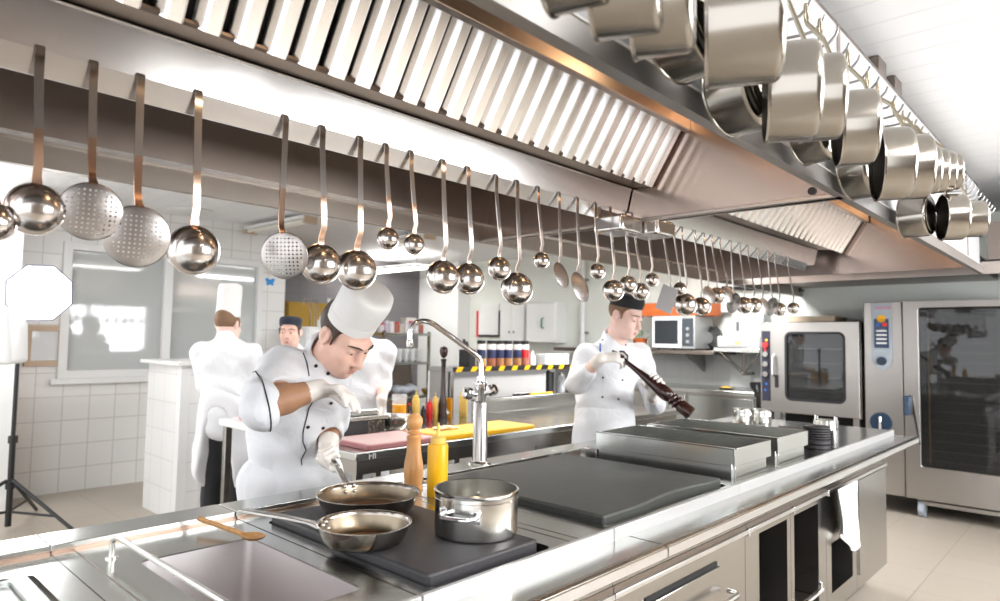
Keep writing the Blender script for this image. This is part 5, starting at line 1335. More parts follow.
t = MB().lathe([(0, 0), (0.05, 0), (0.085, 0.05), (0.09, 0.09), (0.084, 0.09), (0.075, 0.045), (0.045, 0.006), (0, 0.006)], c, None, 24).build('black_bowl', M['black'])
tag(t, 'black bowl on the back counter beside the wall oven', 'bowl')
# ------------------------------------------------------------------ ovens
OX = 6.42
def ox(px, py): return on(px, py, 0, OX)
# smaller oven on a stand
a, b = ox(760, 322), ox(862, 414)
y0_, y1_, z0_, z1_ = b.y, a.y, 0.76, a.z
ov = thing('combi_oven', (6.8, (y0_+y1_)/2, 0), 'steel combi oven with a round-cornered window, on a stand', 'oven')
MB().box(OX+0.02, 7.15, y0_, y1_, z0_, z1_).build('body', M['oven'], ov, bevel=0.008)
ys = ox(773, 360).y
MB().box(OX+0.005, OX+0.02, ys, y1_, z0_+.02, z1_-.03).build('control_panel', M['oven'], ov, bevel=0.003)
pa, pb_ = ox(761.5, 331), ox(770.5, 401)
cp_ = MB().box(OX-0.001, OX+0.005, pb_.y, pa.y, pb_.z, pa.z).build('dark_panel', plain('navy_panel', (0.02, 0.02, 0.035), 0.3), ov, bevel=0.001)
for i, py in enumerate((345, 354, 364, 374)):
    q = ox(766, py); MB().cyl((OX-0.001, q.y, q.z), 0.026, 0.028, frame_from((-1, 0, 0)), 18).build('knob', M['steel'] if i else M['red'], cp_)
for i, (py, m) in enumerate(((340, 'yellow'), (350, 'red'), (384, 'blue'), (390, 'blue'))):
    q = ox(766.5, py); MB().cyl((OX-0.001, q.y+0.01*(i % 2), q.z), 0.011, 0.006, frame_from((-1, 0, 0)), 12).build('lamp_button', M[m], cp_)
da, db = ox(773, 323), ox(858, 414)
wa, wb_ = ox(787, 333), ox(846, 403)
n = 5
inn = rrect(wb_.y, wa.y, wb_.z, wa.z, 0.05, n)
out = [((da.y-0.005) if u > (wa.y+wb_.y)/2 else y0_+0.005, (z1_-0.005) if v > (wa.z+wb_.z)/2 else z0_+0.01) for u, v in inn]
dr_ = MB().ring(out, inn, 'x', OX-0.035, OX+0.005).build('door', M['oven'], ov, bevel=0.004)
inn2 = rrect(wb_.y-.012, wa.y+.012, wb_.z-.012, wa.z+.012, 0.06, n)
MB().ring(inn2, rrect(wb_.y+.008, wa.y-.008, wb_.z+.008, wa.z-.008, 0.045, n), 'x', OX-0.039, OX-0.034).build('gasket', M['black'], dr_)
MB().prism(inn, 'x', OX-0.020, OX-0.012).build('glass', M['ovenglass'], dr_, smooth=False)
MB().box(OX+0.0055, OX+0.010, wb_.y-.02, wa.y+.02, wb_.z-.02, wa.z+.02).build('cavity_back', plain('oven_cavity', (0.12, 0.13, 0.13), 0.4, 0.6), ov, smooth=False)
for i in range(4):
    z = wb_.z+0.08+0.13*i; MB().box(OX-0.005, OX+0.004, wb_.y+.03, wa.y-.03, z, z+0.006).build('oven_rack', M['chrome'], ov)
q = ox(775, 372); MB().tube([(OX-0.035, q.y-.01, q.z+.16), (OX-0.09, q.y-.01, q.z+.14), (OX-0.095, q.y-.01, q.z-.02), (OX-0.035, q.y-.01, q.z-.04)], 0.012, 10).build('handle', M['chrome'], dr_)
q = ox(778, 381); MB().box(OX-0.046, OX-0.035, q.y-.02, q.y+.015, q.z-.06, q.z+.06).build('latch', M['black'], dr_, bevel=0.004)
for y in (y0_+0.06, y1_-0.06):
    for x in (OX+0.08, 7.08): MB().box(x-.025, x+.025, y-.025, y+.025, 0, z0_).build('leg', M['oven'], ov, smooth=False)
MB().box(OX+0.10, 7.10, y0_+0.05, y1_-0.05, 0.30, 0.33).build('stand_shelf', M['hooddark'], ov, smooth=False)
MB().box(OX+0.5, 7.10, y0_+0.05, y1_-0.05, 0.33, 0.74).build('stand_back', M['blackrub'], ov, smooth=False)
a, b = ox(783, 318), ox(830, 323)
t = thing('baking_tray', (6.75, (a.y+b.y)/2, z1_), 'low steel baking tray lying on top of the combi oven', 'tray')
MB().ring(rrect(6.55, 6.95, b.y, a.y, 0.03), rrect(6.57, 6.93, b.y+.02, a.y-.02, 0.02), 'z', z1_+.001, z1_+.055).build('rim', M['tan'], t, bevel=0.003)
MB().prism(rrect(6.555, 6.945, b.y+.005, a.y-.005, 0.03), 'z', z1_+.001, z1_+.006).build('floor_plate', M['steel'], t)
# wide roll-in oven
OZ0, OZ1 = 0.155, 1.78
yl, yt = ox(866, 400).y, ox(905, 400).y
yr = yt-0.86
big = thing('roll_in_oven', (6.8, (yl+yr)/2, 0), 'tall wide steel roll-in oven with a dark glass door, at the right edge', 'oven')
MB().box(OX+0.02, 7.18, yr, yl, OZ0, OZ1).build('body', M['oven'], big, bevel=0.006)
tw_ = MB().box(OX-0.03, OX+0.02, yt+0.004, yl, OZ0, OZ1).build('control_tower', M['oven'], big, bevel=0.006)
# tongue-shaped fascia with display, keys and dial
fa, fb_ = ox(872, 304), ox(894, 370)
yc = (fa.y+fb_.y)/2; hw = (fa.y-fb_.y)/2; zt = fa.z; zb = fb_.z
poly = [(yc-hw, zt), (yc+hw, zt)]
zs = zb+hw*1.3
for i in range(13):
    a_ = pi*i/12; poly.append((yc+hw*cos(a_), zs-hw*1.3*sin(a_)))
fs_ = MB().prism(poly, 'x', OX-0.042, OX-0.030).build('fascia', plain('pale_blue_fascia', (0.36, 0.41, 0.46), 0.4), tw_, bevel=0.003)
sc_z1, sc_z0 = ox(883, 319).z, ox(883, 348).z
MB().box(OX-0.046, OX-0.0421, yc-hw*0.70, yc+hw*0.70, sc_z0, sc_z1).build('screen', plain('navy_screen', (0.01, 0.03, 0.09), 0.2), tw_, bevel=0.001)
MB().lathe([(0, 0), (hw*0.42, 0), (hw*0.42, 0.004), (0, 0.004)], (OX-0.042, yc, sc_z1+0.0), frame_from((-1, 0, 0)), 20).build('warning_lamp', M['yellow'], tw_)
for i, (u, m) in enumerate(((0.28, 'blue'), (-0.30, 'red'))): MB().box(OX-0.049, OX-0.046, yc+u*hw-hw*0.22, yc+u*hw+hw*0.22, sc_z1-0.065, sc_z1-0.035).build('key', M[m], tw_, smooth=False)
for i in range(4): 
    z = sc_z1-0.11-0.035*i; MB().box(OX-0.049, OX-0.046, yc-hw*0.5, yc+hw*0.5, z, z+0.014).build('key', M['white'], tw_, smooth=False)
q = ox(884, 361); MB().cyl((OX-0.042, yc, q.z), 0.036, 0.02, frame_from((-1, 0, 0)), 24).build('dial', plain('dark_blue_dial', (0.012, 0.025, 0.05), 0.3), tw_)
# small pale red wordmark strip at the top of the fascia (illegible in the photograph)
wm = MB(); y = yc+hw*0.6
for i, w in enumerate((.012, .014, .010, .013, .012, .009, .013)): wm.box(OX-0.0436, OX-0.0421, y-w, y, zt-0.05, zt-0.025); y -= w+0.007
wm.build('wordmark', plain('faded_red_print', (0.55, 0.25, 0.33), 0.5), tw_, smooth=False)
q = ox(882, 422); 
kn = MB().lathe([(0, 0), (0.075, 0), (0.085, 0.008), (0.08, 0.02), (0, 0.022)], (OX-0.03, q.y, q.z), frame_from((-1, 0, 0)), 32); kn.build('main_switch', plain('petrol_blue', (0.012, 0.03, 0.06), 0.35), tw_)
MB().obox((OX-0.062, q.y, q.z), (0.03, 0.022, 0.11), None).build('switch_grip', M['chrome'], tw_, bevel=0.006)
# door with glass
ga, gb_ = ox(919, 308), ox(923, 466)
n = 4
yg1 = ga.y; yg0 = yr+0.08; zg1 = ga.z; zg0 = gb_.z
inn = rrect(yg0, yg1, zg0, zg1, 0.02, n)
out = [((yt-0.004) if u > (yg0+yg1)/2 else yr, OZ1 if v > (zg0+zg1)/2 else OZ0) for u, v in inn]
dr_ = MB().ring(out, inn, 'x', OX-0.045, OX+0.01).build('door', M['oven'], big, bevel=0.005)
MB().box(OX-0.03, OX-0.02, yg0, yg1, zg0, zg1).build('glass', M['ovenglass'], dr_, smooth=False)
MB().box(OX+0.0, OX+0.012, yg0, yg1, zg0, zg1).build('cavity_back', plain('oven_cavity_dark', (0.07, 0.07, 0.06), 0.35, 0.5), big, smooth=False)
MB().tube([(OX-0.008, yg1-0.06, zg0+0.03), (OX-0.008, yg1-0.06, zg1-0.03)], 0.006, 8).build('rack_post', M['mustard'], big)
for i in range(16):
    z = zg0+0.05+(zg1-zg0-0.1)*i/15; MB().box(OX-0.012, OX-0.004, yg0+.02, yg1-0.02, z, z+0.005).build('rack_runner', M['hooddark'], big)
q = ox(908, 405); hd_ = MB().obox((OX-0.075, q.y-0.01, q.z), (0.03, 0.05, 0.16), None).build('handle', plain('grey_blue_handle', (0.04, 0.07, 0.12), 0.35), dr_, bevel=0.012, seg=3)
MB().box(OX-0.06, OX-0.045, q.y-0.03, q.y+0.01, q.z-0.05, q.z+0.05).build('handle_mount', M['black'], dr_, bevel=0.004)
MB().prism([(yg1+0.05, 1.0), (yg1+0.075, 1.0), (yg1+0.01, 0.60), (yg1, 0.60)], 'x', OX-0.052, OX-0.046).build('seal_strip', M['chrome'], dr_, smooth=False)
# trolley base and castors
MB().box(OX+0.01, 7.1, yr+0.02, yt-0.09, 0.105, 0.135).build('trolley_frame', M['oven'], big, smooth=False)
for y in (yt-0.10, yr+0.10):
    for x in (OX+0.045, 7.05):
        cs = MB().box(x-.02, x+.02, y-.03, y+.03, 0.09, 0.15).build('castor', M['oven'], big, bevel=0.004)
        MB().cyl((x, y-0.022, 0.07), 0.07, 0.044, frame_from((0, 1, 0)), 28).build('wheel', plain('grey_rubber', (0.30, 0.33, 0.38), 0.6), cs, bevel=0.004)
# ------------------------------------------------------------------ people: bodies, clothes and gloves as smooth continuous surfaces
def V(*a): return Vector(a)
class Solid:
    def __init__(s): s.p = []
    def ell(s, c, r, M=None, k=0.02, op='u'):
        if isinstance(r, (int, float)): r = (r, r, r)
        s.p.append(('e', np.array(c, float), np.array(r, float), np.array(M if M is not None else Matrix.Identity(3), float), k, op)); return s
    def cap(s, a, b, ra, rb=None, k=0.02, op='u'):
        s.p.append(('c', np.array(a, float), np.array(b, float), float(ra), float(ra if rb is None else rb), k, op)); return s
    def slab(s, a, b, lat, ra, rb, k=0.03, op='u'):
        # limb or trunk segment with elliptical section: ra, rb = (half width along lat, half depth)
        s.p.append(('s', np.array(a, float), np.array(b, float), np.array(lat, float), np.array(ra, float), np.array(rb, float), k, op)); return s
    def bounds(s, p):
        if p[0] == 'e': R = max(p[2]); return p[1]-R, p[1]+R, p[4], p[5]
        if p[0] == 'c': R = max(p[3], p[4]); return np.minimum(p[1], p[2])-R, np.maximum(p[1], p[2])+R, p[5], p[6]
        R = max(p[4].max(), p[5].max()); return np.minimum(p[1], p[2])-R, np.maximum(p[1], p[2])+R, p[6], p[7]
    def dist(s, p, P):
        if p[0] == 'e':
            q = (P-p[1]) @ p[3]; k0 = np.linalg.norm(q/p[2], axis=-1); k1 = np.linalg.norm(q/p[2]**2, axis=-1)
            return k0*(k0-1)/np.maximum(k1, 1e-6)
        if p[0] == 'c':
            a, b, ra, rb = p[1:5]; ab = b-a; t = np.clip(((P-a) @ ab)/max(ab @ ab, 1e-9), 0, 1)
            return np.linalg.norm(P-(a+t[..., None]*ab), axis=-1)-(ra+(rb-ra)*t)
        a, b, lat, ra, rb = p[1:6]; ab = b-a; L = np.linalg.norm(ab); ax = ab/L
        lat = lat-ax*(lat @ ax); lat /= np.linalg.norm(lat); dep = np.cross(ax, lat)
        w = P-a; h = w @ ax; t = np.clip(h/L, 0, 1); R = ra+(rb-ra)*t[..., None]
        u = w @ lat; v = w @ dep; e = h-t*L; m = R.min(-1)
        k0 = np.sqrt((u/R[..., 0])**2+(v/R[..., 1])**2+(e/m)**2); k1 = np.sqrt((u/R[..., 0]**2)**2+(v/R[..., 1]**2)**2+(e/m**2)**2)
        return np.where(k1 > 1e-6, k0*(k0-1)/np.maximum(k1, 1e-6), -m)
    def mesh(s, res, fold=0.0, fscale=14.0, seed=0):
        los, his = [], []
        for p in s.p:
            if (p[-1]) == 'u':
                a, b, k, op = s.bounds(p); los.append(a); his.append(b)
        lo = np.min(los, 0)-4*res-0.02; hi = np.max(his, 0)+4*res+0.02
        n = np.ceil((hi-lo)/res).astype(int)+1
        D = np.full(n, 1.0, np.float32)
        for p in s.p:
            a, b, k, op = s.bounds(p); mg = k+3*res
            i0 = np.clip(np.floor((a-mg-lo)/res).astype(int), 0, n-1); i1 = np.clip(np.ceil((b+mg-lo)/res).astype(int)+1, 1, n)
            if (i1 <= i0).any(): continue
            ax = [lo[d]+res*np.arange(i0[d], i1[d]) for d in range(3)]
            P = np.stack(np.meshgrid(*ax, indexing='ij'), -1)
            d = s.dist(p, P); sl = tuple(slice(i0[q], i1[q]) for q in range(3)); A = D[sl]
            if op == 'u':
                h = np.clip(0.5+0.5*(A-d)/k, 0, 1); D[sl] = A*(1-h)+d*h-k*h*(1-h)
            else:
                d = -d; h = np.clip(0.5-0.5*(A-d)/k, 0, 1); D[sl] = A*(1-h)+d*h+k*h*(1-h)
        if fold:
            ax = [lo[d]+res*np.arange(n[d]) for d in range(3)]
            X, Y, Z = np.meshgrid(*ax, indexing='ij', sparse=True)
            f = fscale
            w = np.sin(f*1.0*X+2.1*np.sin(f*.6*Z+seed)+seed)*np.sin(f*.8*Y+1.7*np.sin(f*.5*Z+1.3+seed))+0.6*np.sin(f*1.9*(X*.6+Y*.5+Z*.8)+1.5*np.sin(f*.9*Z+X*f)+2*seed)
            D = D+(fold*w).astype(np.float32)
        # surface nets
        S = D < 0
        c = [S[i:n[0]-1+i, j:n[1]-1+j, k_:n[2]-1+k_] for i in (0, 1) for j in (0, 1) for k_ in (0, 1)]
        tot = sum(x.astype(np.int8) for x in c)
        I = np.argwhere((tot > 0) & (tot < 8))
        idx = np.full(tot.shape, -1, np.int32); idx[tuple(I.T)] = np.arange(len(I))
        acc = np.zeros((len(I), 3)); cnt = np.zeros(len(I))
        offs = [np.array((i, j, k_)) for i in (0, 1) for j in (0, 1) for k_ in (0, 1)]
        for A in range(8):
            for B in range(A+1, 8):
                if np.abs(offs[A]-offs[B]).sum() != 1: continue
                da = D[tuple((I+offs[A]).T)]; db = D[tuple((I+offs[B]).T)]; mask = (da < 0) != (db < 0)
                t = np.where(mask, da/np.where(mask, da-db, 1), 0)
                acc += mask[:, None]*(offs[A]+t[:, None]*(offs[B]-offs[A])); cnt += mask
        Vt = lo+res*(I+acc/cnt[:, None]); F = []
        for axis in range(3):
            e0 = [slice(0, n[q]-1) if q == axis else slice(1, n[q]-1) for q in range(3)]
            e1 = [slice(1, n[q]) if q == axis else slice(1, n[q]-1) for q in range(3)]
            sa, sb = S[tuple(e0)], S[tuple(e1)]
            for flip, mk in ((False, sa & ~sb), (True, ~sa & sb)):
                E = np.argwhere(mk); 
                if len(E) == 0: continue
                for q in range(3):
                    if q != axis: E[:, q] += 1
                u, v = [(1, 2), (2, 0), (0, 1)][axis]
                def at(du, dv):
                    C = E.copy(); C[:, u] -= du; C[:, v] -= dv; return idx[tuple(C.T)]
                Q = np.stack([at(1, 1), at(0, 1), at(0, 0), at(1, 0)], 1)
                F.append(Q[:, ::-1] if flip else Q)
        F = np.concatenate(F); F = F[(F >= 0).all(1)]
        return Vt, F
    def build(s, name, mat, parent, res=0.008, fold=0.0, fscale=14.0, seed=0, smooth=2):
        Vt, F = s.mesh(res, fold, fscale, seed)
        # light relaxation to remove grid steps
        e = np.concatenate([F[:, [0, 1]], F[:, [1, 2]], F[:, [2, 3]], F[:, [3, 0]]])
        for it in range(smooth):
            a = np.zeros_like(Vt); cN = np.zeros(len(Vt))
            for k in range(3): a[:, k] = np.bincount(e[:, 0], Vt[e[:, 1], k], len(Vt))+np.bincount(e[:, 1], Vt[e[:, 0], k], len(Vt))
            cN = np.bincount(e[:, 0], minlength=len(Vt))+np.bincount(e[:, 1], minlength=len(Vt))
            Vt = Vt*0.5+0.5*a/np.maximum(cN, 1)[:, None]
        off = np.array(rootloc(parent)) if parent is not None else 0
        me = bpy.data.meshes.new(name); me.from_pydata((Vt-off).tolist(), [], F.tolist()); me.update(); me.shade_smooth()
        o = bpy.data.objects.new(name, me); COL.objects.link(o); o.parent = parent; me.materials.append(mat)
        return o

class Frame:
    # local (side, forward, up) -> world
    def __init__(s, c, F, U, k=1.0):
        s.c = Vector(c); s.F = Vector(F).normalized(); U = Vector(U); s.U = (U-s.F*U.dot(s.F)).normalized(); s.S = s.F.cross(s.U).normalized(); s.k = k
        s.M = Matrix((s.S, s.F, s.U)).transposed()
    def __call__(s, x, y, z): return s.c+(s.S*x+s.F*y+s.U*z)*s.k
def head_prims(sd, f, neck, lid=0.0):
    k = f.k
    E = lambda x, y, z, r, kk=0.015, op='u': sd.ell(f(x, y, z), tuple(q*k for q in (r if isinstance(r, tuple) else (r, r, r))), f.M, kk*k, op)
    C = lambda a, b, ra, rb, kk=0.012, op='u': sd.cap(f(*a), f(*b), ra*k, rb*k, kk*k, op)
    E(0, -0.016, 0.035, (0.074, 0.092, 0.088))
    E(0, 0.028, -0.035, (0.060, 0.062, 0.080), 0.03)
    E(0, 0.040, -0.082, (0.047, 0.042, 0.032), 0.025)
    E(0, 0.073, -0.104, (0.021, 0.017, 0.016), 0.02)
    for s in (-1, 1):
        C((0.058*s, 0.0, -0.055), (0.025*s, 0.06, -0.098), 0.016, 0.014, 0.02)
        E(0.040*s, 0.058, -0.030, (0.024, 0.024, 0.024), 0.02)
        E(0.022*s, 0.075, -0.062, (0.022, 0.018, 0.028), 0.02)
        C((0.012*s, 0.088, 0.022), (0.046*s, 0.070, 0.024), 0.011, 0.010, 0.014)
        E(0.032*s, 0.094, 0.000, (0.017, 0.015, 0.011), 0.010, 'd')
        E(0.031*s, 0.074, 0.001, (0.013, 0.013, 0.012), 0.004)
        E(0.031*s, 0.079, 0.007, (0.015, 0.010, 0.007), 0.004)
        if lid: E(0.031*s, 0.0785, 0.0035, (0.0140, 0.0118, 0.0085), 0.003)
        E(0.012*s, 0.096, -0.041, (0.008, 0.010, 0.008), 0.006)
        E(0.077*s, -0.008, -0.004, (0.009, 0.019, 0.032), 0.008)
        E(0.084*s, -0.018, 0.004, (0.007, 0.016, 0.028), 0.004)
        E(0.088*s, -0.005, 0.000, (0.008, 0.010, 0.018), 0.006, 'd')
    C((0, 0.082, 0.016), (0, 0.110, -0.034), 0.008, 0.012, 0.010)
    E(0, 0.110, -0.037, (0.012, 0.012, 0.010), 0.006)
    C((-0.018, 0.084, -0.068), (0.018, 0.084, -0.068), 0.007, 0.007, 0.008)
    C((-0.014, 0.085, -0.077), (0.014, 0.085, -0.077), 0.007, 0.007, 0.006)
    C((-0.022, 0.096, -0.0725), (0.022, 0.096, -0.0725), 0.002, 0.002, 0.003, 'd')
    sd.cap(f(0, -0.022, -0.04), neck, 0.054*k, 0.058*k, 0.03)
def face_bits(root, body, f, hairmat, lipmat, hair=True, lid=0.5, brow=True, hairline=0.06):
    k = f.k
    e = MB()
    for s in (-1, 1):
        ew = MB().ell(f(0.031*s, 0.0768, 0.0005), 0.0112*k, f.M, 16, 10).build('eye', M['eyewhite'], root, angle=180)
        ir = MB().ell(f(0.031*s+0.002, 0.0845, -0.0015), (0.0060*k, 0.0042*k, 0.0060*k), f.M, 12, 8).build('iris', M['iris'], ew, angle=180)
        if brow:
            MB().tube([f(0.012*s, 0.0985, 0.024), f(0.028*s, 0.096, 0.030), f(0.046*s, 0.083, 0.028), f(0.056*s, 0.070, 0.022)], [0.0022*k, 0.0031*k, 0.0026*k, 0.0014*k], 8).build('eyebrow', hairmat, root, angle=180)
    lp = MB()
    lp.tube([f(-0.023, 0.0840, -0.0715), f(-0.010, 0.0935, -0.0675), f(0, 0.0948, -0.0688), f(0.010, 0.0935, -0.0675), f(0.023, 0.0840, -0.0715)], [0.001*k, 0.0034*k, 0.0034*k, 0.0034*k, 0.001*k], 10)
    lp.tube([f(-0.022, 0.0840, -0.0735), f(-0.009, 0.0928, -0.0775), f(0.009, 0.0928, -0.0775), f(0.022, 0.0840, -0.0735)], [0.001*k, 0.0042*k, 0.0042*k, 0.001*k], 10)
    lp.build('lips', lipmat, root, angle=180)
    if hair:
        h = Solid(); h.ell(f(0, -0.020, 0.037), (0.080*k, 0.0965*k, 0.091*k), f.M, 0.01)
        h.ell(f(0, 0.075, -0.06), (0.13*k, 0.105*k, 0.125*k), f.M, 0.008, 'd')
        h.ell(f(0, 0.0, -0.125), (0.2*k, 0.2*k, 0.10*k), f.M, 0.006, 'd')
        for s in (-1, 1):
            h.ell(f(0.088*s, -0.004, -0.012), (0.022*k, 0.027*k, 0.040*k), f.M, 0.004, 'd')
            h.cap(f(0.074*s, 0.022, 0.03), f(0.074*s, 0.022, -0.012), 0.007*k, 0.005*k, 0.01)
        h.build('hair', hairmat, root, 0.005*k)
def toque(root, base, axis, fwd, r0, r1, h, seed=0, slant=0.0):
    Mx = frame_from(axis, fwd); rr = random.Random(seed); base = Vector(base)
    m = MB(); seg = 40; rows = []
    prof = [(0.0, 1.0, 0), (0.004, 1.02, 0), (0.22, 1.02, .0), (0.5, 1.04, .010), (0.78, 1.06, .02), (0.93, 1.03, .03), (1.0, 0.93, .04), (1.02, 0.6, .05), (0.99, 0.25, .05)]
    ph = [rr.uniform(0, 6.28) for _ in range(4)]
    for t, q, am in prof:
        R = (r0+(r1-r0)*t)*q
        for j in range(seg):
            a = 2*pi*j/seg
            w = 1+am*(sin(3*a+ph[0])+0.7*sin(5*a+ph[1]+t*2)+0.4*sin(8*a+ph[2]))
            hh = h*t*(1+slant*cos(a))+ (am*0.25*h*sin(2*a+ph[3]))
            rows.append(base+Mx @ Vector((R*w*cos(a), R*w*sin(a), hh)))
    n = len(prof); f = [(i*seg+j, i*seg+(j+1) % seg, (i+1)*seg+(j+1) % seg, (i+1)*seg+j) for i in range(n-1) for j in range(seg)]
    f.append(tuple((n-1)*seg+j for j in range(seg)))
    m.add(rows, f)
    o = m.build('toque', M['hat'], root, angle=180, subsurf=1)
    b = MB().lathe([(r0*1.005, -0.002), (r0*1.045, 0.0), (r0*1.05, h*0.18), (r0*1.045, h*0.215), (r0*1.0, h*0.217)], base, Mx, 40)
    b.build('hat_band', M['hat'], o, angle=40)
    return o
def cap_hat(root, f, mat, h=0.05, r=(0.081, 0.099)):
    k = f.k; m = MB(); seg = 36
    Mx = f.M
    prof = [(0.97, -0.002), (1.02, 0.0), (1.03, 0.018), (1.05, 0.03), (1.04, h), (0.95, h+0.012), (0.6, h+0.02), (0, h+0.022)]
    b = f(0, -0.014, 0.052)
    tilt = Matrix.Rotation(radians(8), 3, 'X')
    vs = MB().lathe([(q, z) for q, z in prof], (0, 0, 0), None, seg)
    vs.v = [b+Mx @ (tilt @ Vector((v.x*r[0]*k, v.y*r[1]*k, v.z*k))) for v in vs.v]
    return vs.build('cap', mat, root, angle=60)

def hand(sd, wrist, D, N, side, curl, spread=0.0, thumb=(0.55, 0.65, 0.35, 20), k=1.0, fan=None, fat=1.0):
    # D finger direction, N way the palm faces, side +1: thumb on D x N side
    wrist = Vector(wrist); D = Vector(D).normalized(); N = Vector(N); N = (N-D*N.dot(D)).normalized(); W = D.cross(N)*side
    sd.slab(wrist-D*0.01*k, wrist+D*0.085*k, W, (0.028*k, 0.016*k), (0.041*k, 0.0135*k), 0.012)
    sd.cap(wrist+D*0.025*k+W*0.022*k+N*0.008*k, wrist+D*0.055*k+W*0.034*k+N*0.010*k, 0.016*k, 0.012*k, 0.012)
    for i, (w, ln) in enumerate(((0.030, 1.0), (0.010, 1.08), (-0.011, 1.0), (-0.030, 0.80))):
        c = curl[i] if isinstance(curl[0], (list, tuple)) else curl
        p = wrist+D*(0.083-0.004*abs(i-1))*k+W*w*k
        a = 0; sp = (fan[i] if fan else spread*(1.5-i))
        d0 = (D+W*sp).normalized()
        for L, r0, r1, ca in ((0.046, 0.0098, 0.0090, c[0]), (0.029, 0.0090, 0.0082, c[1]), (0.024, 0.0082, 0.0068, c[2])):
            a += radians(ca); d = d0*cos(a)+N*sin(a); q = p+d*L*ln*k
            sd.cap(p, q, r0*k*fat, r1*k*fat, 0.005); p = q
    p = wrist+D*0.030*k+W*0.030*k+N*0.006*k
    d = (D*thumb[0]+W*thumb[1]+N*thumb[2]).normalized()
    q = p+d*0.042*k; sd.cap(p, q, 0.0125*k, 0.0105*k, 0.008)
    ax = d.cross(N+D*0.5).normalized(); d2 = Matrix.Rotation(radians(thumb[3]), 3, ax) @ d
    r = q+d2*0.034*k; sd.cap(q, r, 0.0105*k, 0.0085*k, 0.004)

def buttons(root, spots, n, r=0.006):
    for p in spots: MB().ell(p, (r, r, r*0.5), frame_from(n), 12, 8).build('button', M['black'], root, angle=180)
def project_to(o, p, d, off=0.0):
    # first hit of a ray on a mesh child (world coordinates)
    base = rootloc(o); ok, loc, nrm, i = o.ray_cast(Vector(p)-base, Vector(d).normalized())
    return (loc+base+nrm*off, nrm) if ok else (None, None)

